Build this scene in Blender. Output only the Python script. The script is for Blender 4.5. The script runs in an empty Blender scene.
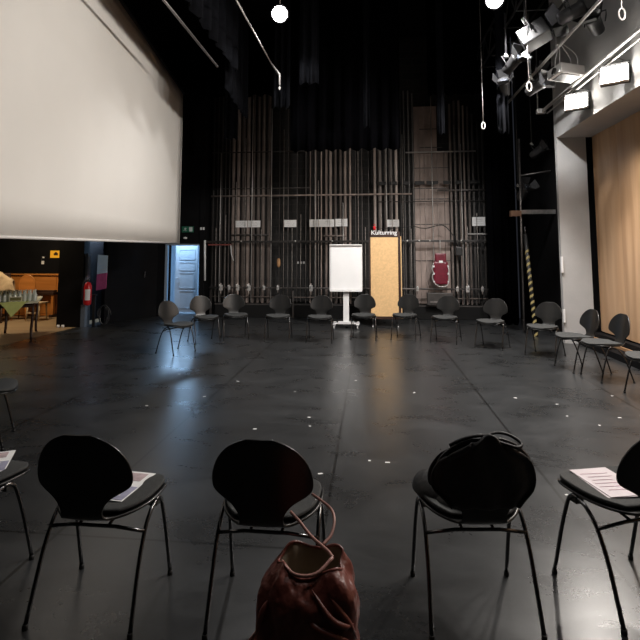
import bpy, bmesh, math, random
from mathutils import Vector, Matrix, Euler
random.seed(7)
SC = bpy.context.scene
COL = SC.collection
R = math.radians
PI = math.pi

# ------------------------------------------------------------------ camera, world, exposure
cam = bpy.data.cameras.new('camera')
cam.sensor_width = 36.0
cam.sensor_fit = 'HORIZONTAL'
cam.lens = 490 / 640 * 36.0
cam.shift_y = -107 / 640
cam.clip_start = 0.05
co = bpy.data.objects.new('camera', cam)
COL.objects.link(co)
co.location = (0, 0, 1.6)
co.rotation_euler = (R(90) + math.atan(43 / 490), 0, math.atan(50 / 490))
SC.camera = co
w = bpy.data.worlds.new('world')
SC.world = w
w.use_nodes = True
w.node_tree.nodes['Background'].inputs[0].default_value = (0.75, 0.8, 1.0, 1)
w.node_tree.nodes['Background'].inputs[1].default_value = 0.02
SC.view_settings.view_transform = 'Standard'
SC.view_settings.look = 'None'
SC.view_settings.gamma = 1
SC.view_settings.use_curve_mapping = False
SC.view_settings.exposure = 0.0


def light(name, typ, loc, power, col=(1, 1, 1), size=0.2, target=None, parent=None, size_y=None, angle=None, blend=0.5):
    l = bpy.data.lights.new(name, typ)
    l.energy = power
    l.color = col
    if typ == 'AREA':
        l.shape = 'RECTANGLE'
        l.size = size
        l.size_y = size_y or size
    else:
        l.shadow_soft_size = size
    if typ == 'SPOT':
        l.spot_size = R(angle or 90)
        l.spot_blend = blend
    o = bpy.data.objects.new(name, l)
    COL.objects.link(o)
    o.location = loc
    if target is not None:
        o.rotation_euler = (Vector(target) - Vector(loc)).to_track_quat('-Z', 'Y').to_euler()
    if parent:
        o.parent = parent
        o.matrix_parent_inverse = Matrix.Translation(-Vector(parent.location))
    return o


# lights from outside the picture: an unseen fill
# over the near chairs and the warm lamp of the side room
light('near_fill_light', 'AREA', (1.2, 3.2, 6.6), 60, (1, .97, .93), 1.2, (1.0, 4.0, 0))
light('side_room_light', 'AREA', (-8.2, 10.4, 2.9), 60, (1, .80, .55), .8, (-8.6, 11.6, .3))
light('doorway_light', 'AREA', (-5.25, 12.98, 2.5), 42, (.42, .68, 1.0), .25, (-5.2, 13.3, 1.0))
light('doorway_reflection_light', 'AREA', (-5.62, 14.2, 2.2), 60, (.40, .66, 1.0), .8, (-4.9, 12.0, .8))  # second blue light, added to strengthen the doorway's reflection on the floor
light('corridor_light', 'AREA', (-6.72, 12.3, 2.3), 30, (.55, .72, 1.0), .4, (-6.3, 11.0, 1.1))

# ------------------------------------------------------------------ materials
_m = {}


def mat(name, col, rough=0.5, metal=0.0, noise=0.0, nscale=8.0, bump=0.0, bscale=40.0, emit=None, estr=0.0,
        spec=0.5, stretch=(1, 1, 1), col2=None, coat=0.0, alpha=None, trans=0.0, rnoise=0.0):
    if name in _m:
        return _m[name]
    m = bpy.data.materials.new(name)
    m.use_nodes = True
    nt = m.node_tree
    b = nt.nodes['Principled BSDF']
    b.inputs['Base Color'].default_value = (*col, 1)
    b.inputs['Roughness'].default_value = rough
    b.inputs['Metallic'].default_value = metal
    b.inputs['Specular IOR Level'].default_value = spec
    b.inputs['Coat Weight'].default_value = coat
    b.inputs['Transmission Weight'].default_value = trans
    tc = nt.nodes.new('ShaderNodeTexCoord')
    mp = nt.nodes.new('ShaderNodeMapping')
    mp.inputs['Scale'].default_value = stretch
    nt.links.new(tc.outputs['Object'], mp.inputs[0])
    n = nt.nodes.new('ShaderNodeTexNoise')
    n.inputs['Scale'].default_value = nscale
    n.inputs['Detail'].default_value = 5
    nt.links.new(mp.outputs[0], n.inputs['Vector'])
    c2 = col2 or tuple(c * (1 - noise) for c in col)
    mx = nt.nodes.new('ShaderNodeMix')
    mx.data_type = 'RGBA'
    mx.inputs[6].default_value = (*c2, 1)
    mx.inputs[7].default_value = (*col, 1)
    cr = nt.nodes.new('ShaderNodeMapRange')
    cr.inputs[1].default_value = 0.3
    cr.inputs[2].default_value = 0.7
    nt.links.new(n.outputs[0], cr.inputs[0])
    nt.links.new(cr.outputs[0], mx.inputs[0])
    nt.links.new(mx.outputs[2], b.inputs['Base Color'])
    if rnoise:
        rr = nt.nodes.new('ShaderNodeMapRange')
        rr.inputs[1].default_value = 0.3
        rr.inputs[2].default_value = 0.7
        rr.inputs[3].default_value = rough - rnoise
        rr.inputs[4].default_value = rough + rnoise
        nt.links.new(n.outputs[0], rr.inputs[0])
        nt.links.new(rr.outputs[0], b.inputs['Roughness'])
    if bump:
        n2 = nt.nodes.new('ShaderNodeTexNoise')
        n2.inputs['Scale'].default_value = bscale
        nt.links.new(mp.outputs[0], n2.inputs['Vector'])
        bp = nt.nodes.new('ShaderNodeBump')
        bp.inputs['Strength'].default_value = bump
        bp.inputs['Distance'].default_value = 0.01
        nt.links.new(n2.outputs[0], bp.inputs['Height'])
        nt.links.new(bp.outputs[0], b.inputs['Normal'])
    if emit:
        b.inputs['Emission Color'].default_value = (*emit, 1)
        b.inputs['Emission Strength'].default_value = estr
    _m[name] = m
    return m


def floor_material():
    m = bpy.data.materials.new('black_stage_vinyl')
    m.use_nodes = True
    nt = m.node_tree
    L = nt.links.new
    b = nt.nodes['Principled BSDF']
    tc = nt.nodes.new('ShaderNodeTexCoord')
    sep = nt.nodes.new('ShaderNodeSeparateXYZ')
    L(tc.outputs['Object'], sep.inputs[0])

    def M(op, a, bb=None, c=None):
        n = nt.nodes.new('ShaderNodeMath')
        n.operation = op
        for i, v in enumerate((a, bb, c)):
            if v is None:
                continue
            if isinstance(v, (int, float)):
                n.inputs[i].default_value = v
            else:
                L(v, n.inputs[i])
        return n.outputs[0]
    # seams of the vinyl lanes, every 1.53 m across, a few cross joints
    fx = M('PINGPONG', M('ADD', sep.outputs[0], 0.285 + 15.3), 0.765)
    sx = M('LESS_THAN', fx, 0.010)
    sy = M('LESS_THAN', M('ABSOLUTE', M('SUBTRACT', sep.outputs[1], 2.81)), 0.008)
    left = M('LESS_THAN', sep.outputs[0], -0.28)
    sy = M('MULTIPLY', sy, left)
    seam = M('MAXIMUM', sx, sy)
    # scuffs: streaky noise
    mp = nt.nodes.new('ShaderNodeMapping')
    mp.inputs['Scale'].default_value = (0.9, 1.5, 1)
    L(tc.outputs['Object'], mp.inputs[0])
    n1 = nt.nodes.new('ShaderNodeTexNoise')
    n1.inputs['Scale'].default_value = 1.6
    n1.inputs['Detail'].default_value = 9
    n1.inputs['Roughness'].default_value = 0.65
    n1.inputs['Distortion'].default_value = 0.5
    L(mp.outputs[0], n1.inputs['Vector'])
    n2 = nt.nodes.new('ShaderNodeTexNoise')
    n2.inputs['Scale'].default_value = 45
    n2.inputs['Detail'].default_value = 6
    L(tc.outputs['Object'], n2.inputs['Vector'])
    mr = nt.nodes.new('ShaderNodeMapRange')
    mr.inputs[1].default_value = 0.32
    mr.inputs[2].default_value = 0.72
    L(n1.outputs[0], mr.inputs[0])
    v = M('MULTIPLY_ADD', mr.outputs[0], 0.7, M('MULTIPLY', n2.outputs[0], 0.3))
    mx = nt.nodes.new('ShaderNodeMix')
    mx.data_type = 'RGBA'
    mx.inputs[6].default_value = (0.013, 0.0135, 0.014, 1)
    mx.inputs[7].default_value = (0.044, 0.046, 0.048, 1)
    L(v, mx.inputs[0])
    # pale scratches and specks
    n3 = nt.nodes.new('ShaderNodeTexNoise')
    n3.inputs['Scale'].default_value = 13
    n3.inputs['Detail'].default_value = 10
    n3.inputs['Roughness'].default_value = .8
    n3.inputs['Distortion'].default_value = 1.5
    L(mp.outputs[0], n3.inputs['Vector'])
    ms = nt.nodes.new('ShaderNodeMapRange')
    ms.inputs[1].default_value = 0.60
    ms.inputs[2].default_value = 0.78
    ms.inputs[4].default_value = 0.5
    L(n3.outputs[0], ms.inputs[0])
    mxs = nt.nodes.new('ShaderNodeMix')
    mxs.data_type = 'RGBA'
    mxs.inputs[7].default_value = (0.13, 0.13, 0.135, 1)
    L(ms.outputs[0], mxs.inputs[0])
    L(mx.outputs[2], mxs.inputs[6])
    mx2 = nt.nodes.new('ShaderNodeMix')
    mx2.data_type = 'RGBA'
    mx2.inputs[7].default_value = (0.006, 0.006, 0.006, 1)
    L(seam, mx2.inputs[0])
    L(mxs.outputs[2], mx2.inputs[6])
    L(mx2.outputs[2], b.inputs['Base Color'])
    rr = nt.nodes.new('ShaderNodeMapRange')
    rr.inputs[3].default_value = 0.24
    rr.inputs[4].default_value = 0.35
    L(v, rr.inputs[0])
    L(rr.outputs[0], b.inputs['Roughness'])
    b.inputs['Specular IOR Level'].default_value = 0.5
    bp = nt.nodes.new('ShaderNodeBump')
    bp.inputs['Strength'].default_value = 0.06
    bp.inputs['Distance'].default_value = 0.003
    L(v, bp.inputs['Height'])
    L(bp.outputs[0], b.inputs['Normal'])
    return m


def wood_material(name, c1, c2, scale=1.0, plank=None, rough=0.45, axis='Z'):
    m = bpy.data.materials.new(name)
    m.use_nodes = True
    nt = m.node_tree
    L = nt.links.new
    b = nt.nodes['Principled BSDF']
    b.inputs['Roughness'].default_value = rough
    tc = nt.nodes.new('ShaderNodeTexCoord')
    mp = nt.nodes.new('ShaderNodeMapping')
    s = {'Z': (4, 4, 0.35), 'X': (0.35, 4, 4), 'Y': (4, 0.35, 4)}[axis]
    mp.inputs['Scale'].default_value = tuple(v * scale for v in s)
    L(tc.outputs['Object'], mp.inputs[0])
    n = nt.nodes.new('ShaderNodeTexNoise')
    n.inputs['Scale'].default_value = 2.2
    n.inputs['Detail'].default_value = 7
    n.inputs['Distortion'].default_value = 0.8
    L(mp.outputs[0], n.inputs['Vector'])
    cr = nt.nodes.new('ShaderNodeMapRange')
    cr.inputs[1].default_value = 0.3
    cr.inputs[2].default_value = 0.7
    L(n.outputs[0], cr.inputs[0])
    mx = nt.nodes.new('ShaderNodeMix')
    mx.data_type = 'RGBA'
    mx.inputs[6].default_value = (*c1, 1)
    mx.inputs[7].default_value = (*c2, 1)
    L(cr.outputs[0], mx.inputs[0])
    L(mx.outputs[2], b.inputs['Base Color'])
    return m


BLACK = mat('black_paint', (.006, .006, .007), .7, spec=.15, noise=.4, nscale=3, bump=.1)
DARKWALL = mat('dark_wall_paint', (.010, .010, .010), .75, spec=.2, noise=.5, nscale=2, bump=.2)
VELVET = mat('black_velvet', (.0022, .0022, .0028), .95, spec=.0, noise=.3, nscale=20, bump=.2, bscale=200)
DRAPE = mat('black_border_cloth', (.007, .0075, .0095), .85, spec=.03, noise=.4, nscale=12, bump=.2, bscale=150)
FLOOR = floor_material()
PARQUET = wood_material('side_room_parquet', (.30, .20, .11), (.42, .30, .17), 1.0, axis='X')
SCREEN = mat('screen_fabric', (.80, .775, .73), .8, noise=.04, nscale=1.2, bump=.05, bscale=3)
HEM = mat('screen_hem', (.78, .76, .73), .6, noise=.03)
PLASTER = mat('grey_white_plaster', (.44, .435, .43), .7, noise=.10, nscale=3, bump=.15, bscale=30)
PANELWOOD = wood_material('hall_wood_panel', (.40, .235, .125), (.56, .36, .21), .5, rough=.4)
SHELL = mat('black_chair_shell', (.010, .010, .010), .36, noise=.2, nscale=6, coat=.1)
PAD = mat('charcoal_seat_fabric', (.045, .047, .047), .85, noise=.3, nscale=60, bump=.3, bscale=300)
TUBE = mat('dark_chrome_tube', (.13, .13, .135), .22, metal=1.0, noise=.1)
RUBBER = mat('black_rubber', (.01, .01, .01), .6, noise=.2)
STEEL = mat('worn_steel', (.30, .28, .27), .45, metal=.8, noise=.35, nscale=15)
BRIGHT = mat('bright_steel', (.62, .60, .58), .35, metal=.35, noise=.15, nscale=15)
def vary(m, lo, hi):
    nt = m.node_tree
    b = nt.nodes['Principled BSDF']
    src = b.inputs['Base Color'].links[0].from_socket
    oi = nt.nodes.new('ShaderNodeObjectInfo')
    mr = nt.nodes.new('ShaderNodeMapRange')
    mr.inputs[3].default_value = lo
    mr.inputs[4].default_value = hi
    nt.links.new(oi.outputs['Random'], mr.inputs[0])
    vm = nt.nodes.new('ShaderNodeVectorMath')
    vm.operation = 'SCALE'
    nt.links.new(src, vm.inputs[0])
    nt.links.new(mr.outputs[0], vm.inputs['Scale'])
    nt.links.new(vm.outputs[0], b.inputs['Base Color'])
    return m


GUIDE = mat('brown_grey_guide', (.36, .29, .255), .5, noise=.6, nscale=6, stretch=(1, 1, .4))
GUIDE2 = mat('dark_guide', (.095, .085, .08), .45, noise=.55, nscale=6, stretch=(1, 1, .4))
GUIDE3 = mat('pale_guide', (.50, .43, .39), .55, noise=.4, nscale=5, stretch=(1, 1, .4))
for m_ in (GUIDE, GUIDE2, GUIDE3):
    vary(m_, .35, 1.55)
PALEPANEL = mat('pale_brown_panel', (.42, .33, .29), .6, noise=.45, nscale=4, stretch=(1, 1, .5))
WHITE = mat('white_lacquer', (.80, .80, .80), .35, noise=.04)
PAPER = mat('white_paper', (.88, .88, .88), .7, noise=.05, nscale=4)
PINK = mat('pale_pink_paper', (.78, .70, .73), .7, noise=.15, nscale=6)
HANDLINE = mat('pale_rope', (.42, .38, .35), .7, noise=.6, nscale=14)
CORK = mat('tan_pinboard', (.80, .52, .25), .75, noise=.18, nscale=25, bump=.2, bscale=120)
DARKBROWN = mat('dark_brown_wood', (.05, .022, .014), .45, noise=.4, nscale=8)
PIANO = wood_material('orange_piano_wood', (.42, .15, .03), (.55, .21, .05), 1.3, rough=.3, axis='X')
RED = mat('red_enamel', (.62, .015, .02), .35, noise=.1)
DARKRED = mat('dark_red_cover', (.19, .008, .028), .4, noise=.4, nscale=12, bump=.3, bscale=20)
LEATHER = mat('red_brown_leather', (.19, .048, .034), .42, noise=.5, nscale=9, bump=.5, bscale=28, rnoise=.1)
LINING = mat('bag_lining', (.26, .21, .15), .85, noise=.3)
STRAPM = mat('pinkish_leather_strap', (.36, .18, .15), .45, noise=.3, nscale=20)
ORANGE = mat('orange_cloth', (.65, .22, .10), .7, noise=.3)
JACKET = mat('black_jacket_cloth', (.012, .012, .013), .62, noise=.4, nscale=20, bump=.5, bscale=25)
SPOTB = mat('black_lamp_housing', (.022, .022, .023), .45, metal=.1, noise=.3, nscale=12)
SPOTG = mat('grey_lamp_housing', (.06, .06, .063), .42, metal=.3, noise=.3, nscale=12)
GLASSM = mat('lamp_lens', (.10, .11, .13), .08, metal=.3)
LAMPON = mat('lit_flood_glass', (1, 1, 1), .3, emit=(1, .95, .87), estr=30)
LAMPON2 = mat('lit_work_lamp_glass', (1, 1, 1), .3, emit=(1, .96, 1), estr=30)
BLUEDOOR = mat('pale_grey_door', (.55, .60, .66), .5, noise=.08)
YELLOWSIGN = mat('orange_yellow_sign_glow', (.85, .42, .02), .5, noise=.05, emit=(.9, .45, .03), estr=.25)  # faint glow put into the plate's colour
GREENSIGN = mat('green_exit_sign', (.02, .13, .08), .4, noise=.05)
CREAM = mat('cream_cloth', (.62, .46, .28), .8, noise=.2, nscale=12, bump=.3, bscale=25)
LIMECLOTH = mat('lime_tablecloth', (.62, .66, .22), .8, noise=.15, nscale=8)
LINEN = mat('pale_tablecloth', (.70, .66, .50), .8, noise=.08)
BOTTLE = mat('clear_glass', (.85, .88, .80), .10, trans=.35, spec=.6)
CAP = mat('pale_bottle_cap', (.75, .72, .6), .4)
HAZY = mat('yellow_tape', (.42, .34, .14), .6, noise=.2)
BRICK = None


def brick_material():
    m = bpy.data.materials.new('dark_painted_brick')
    m.use_nodes = True
    nt = m.node_tree
    L = nt.links.new
    b = nt.nodes['Principled BSDF']
    b.inputs['Roughness'].default_value = .8
    tc = nt.nodes.new('ShaderNodeTexCoord')
    mp = nt.nodes.new('ShaderNodeMapping')
    mp.inputs['Rotation'].default_value = (R(90), 0, 0)
    L(tc.outputs['Object'], mp.inputs[0])
    br = nt.nodes.new('ShaderNodeTexBrick')
    br.inputs['Scale'].default_value = 1.0
    br.inputs['Brick Width'].default_value = .30
    br.inputs['Row Height'].default_value = .20
    br.inputs['Mortar Size'].default_value = .012
    br.inputs['Color1'].default_value = (.010, .010, .010, 1)
    br.inputs['Color2'].default_value = (.017, .016, .015, 1)
    br.inputs['Mortar'].default_value = (.026, .024, .023, 1)
    L(mp.outputs[0], br.inputs['Vector'])
    L(br.outputs[0], b.inputs['Base Color'])
    return m


BRICK = brick_material()


# ------------------------------------------------------------------ mesh helpers
class MB:
    def __init__(s):
        s.v = []
        s.f = []
        s.sm = []

    def add(s, vs, fs, smooth=False):
        o = len(s.v)
        s.v += [tuple(v) for v in vs]
        for f in fs:
            s.f.append(tuple(i + o for i in f))
            s.sm.append(smooth)
        return s

    def box(s, c, d, rot=None, bev=0.0):
        x, y, z = (k / 2 for k in d)
        M = Euler(rot).to_matrix() if rot else Matrix.Identity(3)
        if bev <= 0:
            P = [(a * x, b * y, e * z) for a in (-1, 1) for b in (-1, 1) for e in (-1, 1)]
            F = [(0, 1, 3, 2), (4, 6, 7, 5), (0, 4, 5, 1), (2, 3, 7, 6), (0, 2, 6, 4), (1, 5, 7, 3)]
        else:
            bm = bmesh.new()
            bmesh.ops.create_cube(bm, size=1)
            for v in bm.verts:
                v.co = Vector((v.co.x * 2 * x, v.co.y * 2 * y, v.co.z * 2 * z))
            bmesh.ops.bevel(bm, geom=bm.edges[:], offset=min(bev, x * .9, y * .9, z * .9), segments=2, affect='EDGES', profile=.6)
            bm.verts.index_update()
            P = [v.co.copy() for v in bm.verts]
            F = [tuple(v.index for v in f.verts) for f in bm.faces]
            bm.free()
        return s.add([M @ Vector(p) + Vector(c) for p in P], F)

    def tube(s, pts, r, n=8, cap=True, closed=False):
        pts = [Vector(p) for p in pts]
        rs = r if isinstance(r, (list, tuple)) else [r] * len(pts)
        N = len(pts)
        rings = []
        up = None
        for i, p in enumerate(pts):
            if closed:
                t = (pts[(i + 1) % N] - pts[i - 1]).normalized()
            else:
                t = (pts[min(i + 1, N - 1)] - pts[max(i - 1, 0)]).normalized()
            if up is None:
                up = Vector((0, 0, 1)) if abs(t.z) < .9 else Vector((0, 1, 0))
            a = t.cross(up)
            if a.length < 1e-5:
                a = t.cross(Vector((1, 0.01, 0)))
            a.normalize()
            up = a.cross(t).normalized()
            rings.append([p + (a * math.cos(2 * PI * k / n) + up * math.sin(2 * PI * k / n)) * rs[i] for k in range(n)])
        vs = [v for rg in rings for v in rg]
        fs = []
        for i in range(N if closed else N - 1):
            j = (i + 1) % N
            for k in range(n):
                fs.append((i * n + k, i * n + (k + 1) % n, j * n + (k + 1) % n, j * n + k))
        s.add(vs, fs, True)
        if cap and not closed:
            o = len(s.v) - len(vs)
            s.f.append(tuple(o + k for k in range(n))[::-1])
            s.sm.append(False)
            s.f.append(tuple(o + (N - 1) * n + k for k in range(n)))
            s.sm.append(False)
        return s

    def lathe(s, prof, c=(0, 0, 0), n=20, M=None):
        M = M or Matrix.Identity(3)
        vs = [M @ Vector((r * math.cos(2 * PI * k / n), r * math.sin(2 * PI * k / n), z)) + Vector(c) for r, z in prof for k in range(n)]
        fs = []
        for i in range(len(prof) - 1):
            for k in range(n):
                fs.append((i * n + k, i * n + (k + 1) % n, (i + 1) * n + (k + 1) % n, (i + 1) * n + k))
        s.add(vs, fs, True)
        o = len(s.v) - len(vs)
        s.f.append(tuple(o + k for k in range(n))[::-1]); s.sm.append(False)
        s.f.append(tuple(o + (len(prof) - 1) * n + k for k in range(n))); s.sm.append(False)
        return s

    def grid(s, P, smooth=True):
        a, b = len(P), len(P[0])
        vs = [p for row in P for p in row]
        fs = [(i * b + j, i * b + j + 1, (i + 1) * b + j + 1, (i + 1) * b + j) for i in range(a - 1) for j in range(b - 1)]
        return s.add(vs, fs, smooth)

    def prism(s, poly, y0, y1, M=None):
        """polygon in x,z extruded along y"""
        n = len(poly)
        vs = [Vector((x, y0, z)) for x, z in poly] + [Vector((x, y1, z)) for x, z in poly]
        if M:
            vs = [M @ v for v in vs]
        fs = [tuple(range(n)), tuple(range(n, 2 * n))[::-1]] + [(i, i + n, (i + 1) % n + n, (i + 1) % n) for i in range(n)]
        return s.add(vs, fs)

    def build(s, name, m, parent=None, loc=None):
        me = bpy.data.meshes.new(name)
        V = s.v
        if loc is not None:
            V = [(a - loc[0], b - loc[1], c - loc[2]) for a, b, c in V]
        me.from_pydata(V, [], s.f)
        me.polygons.foreach_set('use_smooth', s.sm)
        bm = bmesh.new()
        bm.from_mesh(me)
        bmesh.ops.recalc_face_normals(bm, faces=bm.faces[:])
        bm.to_mesh(me)
        bm.free()
        me.materials.append(m)
        o = bpy.data.objects.new(name, me)
        COL.objects.link(o)
        if parent is not None:
            o.parent = parent
        elif loc is not None:
            o.location = loc
        return o


def smoothp(pts, k=4):
    """Catmull-Rom through points"""
    P = [Vector(p) for p in pts]
    P = [P[0] * 2 - P[1]] + P + [P[-1] * 2 - P[-2]]
    out = []
    for i in range(1, len(P) - 2):
        for j in range(k):
            t = j / k
            a, b, c, d = P[i - 1:i + 3]
            out.append(.5 * ((2 * b) + (c - a) * t + (2 * a - 5 * b + 4 * c - d) * t * t + (3 * b - a - 3 * c + d) * t ** 3))
    out.append(P[-2])
    return out


def tag(o, label, cat, group=None, kind=None):
    o['label'] = label
    o['category'] = cat
    if group:
        o['group'] = group
    if kind:
        o['kind'] = kind
    return o


def thing(name, label, cat, loc=(0, 0, 0), rz=0, group=None):
    o = bpy.data.objects.new(name, None)
    o.empty_display_size = .1
    COL.objects.link(o)
    o.location = loc
    o.rotation_euler = (0, 0, rz)
    return tag(o, label, cat, group)


def struct(name, mb, m, parent=None):
    o = mb.build(name, m, parent)
    if parent is None:
        o['kind'] = 'structure'
    return o


def copy_tree(o, parent=None):
    c = o.copy()
    COL.objects.link(c)
    c.parent = parent
    for ch in list(o.children):
        copy_tree(ch, c)
    return c


def text_mesh(s, name, size, m, parent, loc, rot, depth=.003, bold=0.0, sx=1.0):
    cu = bpy.data.curves.new(name, 'FONT')
    cu.body = s
    cu.size = size
    cu.extrude = depth
    cu.offset = bold
    cu.align_x = 'CENTER'
    cu.align_y = 'CENTER'
    t = bpy.data.objects.new('tmp', cu)
    COL.objects.link(t)
    bpy.context.view_layer.update()
    me = bpy.data.meshes.new_from_object(t.evaluated_get(bpy.context.evaluated_depsgraph_get()))
    bpy.data.objects.remove(t)
    me.materials.clear()
    me.materials.append(m)
    o = bpy.data.objects.new(name, me)
    COL.objects.link(o)
    o.parent = parent
    o.location = loc
    o.rotation_euler = rot
    o.scale = (sx, 1, 1)
    return o


# ================================================================== SETTING
ZT = 7.6   # ceiling height
struct('floor', MB().box((-1.3, 5.6, -.05), (10.6, 15.6, .1)), FLOOR)
struct('floor_side_room', MB().box((-9.3, 9.0, -.051), (5.4, 8.8, .1)), PARQUET)
struct('ceiling', MB().box((-3.5, 5.6, ZT + .1), (17.2, 15.8, .2)), BLACK)
wb = MB()
wb.box((-.35, 13.25, ZT / 2), (8.1, .1, ZT))
struct('wall_back', wb, BRICK)
# wall with the doorway, left part of the back wall
wl = MB()
wl.box((-4.46, 12.95, ZT / 2), (.14, .5, ZT))
wl.box((-4.985, 12.8, (1.92 + ZT) / 2), (.95, .14, ZT - 1.92))
wl.box((-5.60, 12.8, ZT / 2), (.28, .14, ZT))
struct('wall_back_left', wl, BLACK)
dk = MB()
dk.box((-5.1, 15.5, 1.4), (2.6, .1, 2.8)).box((-6.4, 14.2, 1.4), (.1, 2.5, 2.8)).box((-3.9, 14.4, 1.4), (.1, 2.1, 2.8))
dk.box((-5.1, 14.43, 2.85), (2.5, 2.2, .1)).box((-5.45, 13.12, 2.85), (1.8, .44, .1))
struct('wall_corridor', dk, mat('pale_blue_wall', (.55, .62, .68), .7, noise=.06))
struct('floor_corridor', MB().box((-5.1, 14.15, -.051), (2.6, 2.7, .1)), mat('corridor_floor', (.3, .32, .34), .5, noise=.1))
# oblique black wall between side room and doorway
ob = MB()
A = Vector((-6.30, 11.15)); B = Vector((-5.72, 12.80))
for z0, z1 in ((0, ZT),):
    d = (B - A).normalized(); n = Vector((-d.y, d.x)) * .05
    P = [A - n, A + n, B + n, B - n]
    vs = [(p.x, p.y, z) for z in (z0, z1) for p in P]
    ob.add(vs, [(0, 1, 2, 3), (7, 6, 5, 4), (0, 4, 5, 1), (1, 5, 6, 2), (2, 6, 7, 3), (3, 7, 4, 0)])
struct('wall_left_oblique', ob, BLACK)
struct('wall_side_room_back', MB().box((-9.4, 12.85, ZT / 2), (6.0, .1, ZT)), BLACK)
struct('wall_side_room_left', MB().box((-12.05, 6.0, ZT / 2), (.1, 14.6, ZT)), BLACK)
struct('wall_front', MB().box((-3.5, -2.3, ZT / 2), (17.2, .1, ZT)), BLACK)
struct('wall_left_pier', MB().box((-6.79, 10.72, ZT / 2), (.60, .22, ZT)).box((-7.02, 11.8, ZT / 2), (.08, 2.0, ZT)), BLACK)
# frame edges of the passage beside the pier, blue edge light put into their colour
struct('door_1', MB().box((-6.46, 10.70, .25), (.10, .20, .50)).box((-6.45, 10.72, 1.35), (.05, .12, .62)), mat('blue_lit_frame', (.16, .20, .26), .4, noise=.2))

# right side: proscenium opening with jamb, lintel, wood wall behind
pj = MB()
pj.box((3.815, 9.64, ZT / 2), (.53, .10, ZT))
struct('wall_right_jamb', pj, PLASTER)
struct('wall_right_lintel', MB().box((3.87, 3.6, (3.84 + ZT) / 2), (.64, 11.96, ZT - 3.84)), PLASTER)
struct('wall_right_back', MB().box((3.90, 11.5, ZT / 2), (.1, 3.6, ZT)).box((4.4, 9.80, ZT / 2), (1.0, .1, ZT)), BLACK)
struct('wall_right', MB().box((4.9, 3.8, 2.3), (.1, 12.6, 4.6)), BLACK)
# wooden folding wall: panels, each slightly swayed
wp = MB()
y = 9.58
k = 0
while y > -2.2:
    w_ = .92
    x0 = 4.19
    P = []
    for i in range(9):
        t = i / 8
        yy = y - t * w_
        bow = .022 * math.sin(t * PI) + .006 * math.sin(t * 9 + k)
        P.append([(x0 - bow, yy, z) for z in (.24, 1.2, 2.4, 3.6, 3.84)])
    wp.grid(P)
    P2 = [[(a + .03, b, c) for a, b, c in row] for row in P]
    wp.grid(P2)
    y -= w_
    k += 1
struct('wall_right_wood', wp, PANELWOOD)
tr = MB()
tr.box((3.98, 3.6, .05), (.42, 11.9, .10))
tr.box((4.10, 3.6, .16), (.12, 11.9, .12))
struct('trim_1', tr, BLACK)
struct('trim_2', MB().box((4.0, 3.6, .125), (.03, 11.9, .045)), wood_material('ledge_wood', (.30, .16, .08), (.42, .25, .13), 1, axis='Y'))

# ================================================================== PROJECTION SCREEN
scr = thing('projection_screen', 'large off-white projection screen hanging on the left side', 'screen', (-4.2, 10.5, 1.9))


def sp(t, z):   # t metres from the right edge towards the camera
    return Vector((-4.2 + .126 * t, 10.47 - t, z))


g = []
for i in range(25):
    t = i * .36
    zb = 1.89 - .0175 * t
    zt = 5.26 + .043 * t
    g.append([sp(t, zb + (zt - zb) * j / 10) for j in range(11)])
m_ = MB().grid(g)
o = m_.build('screen_cloth', SCREEN, None, loc=(-4.2, 10.5, 1.9)); o.parent = scr; o.location = (0, 0, 0)
sm = o.modifiers.new('s', 'SOLIDIFY'); sm.thickness = .006; sm.offset = -1
h = MB().tube([sp(-.005, 1.885), sp(8.64, 1.734)], .017, 10)
o = h.build('bottom_hem_bar', HEM, None, loc=(-4.2, 10.5, 1.9)); o.parent = scr; o.location = (0, 0, 0)
h = MB().tube([sp(-.005, 1.885), sp(-.005, 5.26)], .010, 8)
o = h.build('side_hem', HEM, None, loc=(-4.2, 10.5, 1.9)); o.parent = scr; o.location = (0, 0, 0)
h = MB().tube([sp(-.1, 5.30), sp(8.64, 5.67)], .03, 10)
o = h.build('top_batten', SPOTB, None, loc=(-4.2, 10.5, 1.9)); o.parent = scr; o.location = (0, 0, 0)


# ================================================================== DRAPES
def drape(label, p0, p1, z0, z1, m=VELVET, amp=.05, folds=8, name='border_curtain', group=None, hem=.03):
    p0 = Vector(p0); p1 = Vector(p1)
    L_ = (p1 - p0).length
    d = (p1 - p0) / L_
    n = Vector((-d.y, d.x))
    N = max(12, int(folds * 8))
    ph = random.random() * 6
    P = []
    for i in range(N + 1):
        t = i / N
        row = []
        for j in range(7):
            u_ = j / 6
            a = amp * (.35 + .65 * (1 - u_))
            s_ = math.sin(t * folds * 2 * PI + ph + .5 * math.sin(t * 7 + ph)) * a + .4 * a * math.sin(t * folds * 4.7 * PI + ph * 2)
            p = p0 + d * (t * L_) + n * s_
            zz = z0 + (z1 - z0) * u_ + (hem * math.sin(t * folds * 2 * PI + ph + 1) if j == 0 else 0)
            row.append((p.x, p.y, zz))
        P.append(row)
    c = ((p0.x + p1.x) / 2, (p0.y + p1.y) / 2, z0)
    o = MB().grid(P).build(name, m, None, loc=c)
    s = o.modifiers.new('s', 'SOLIDIFY'); s.thickness = .006
    return tag(o, label, 'curtain', group)


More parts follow.
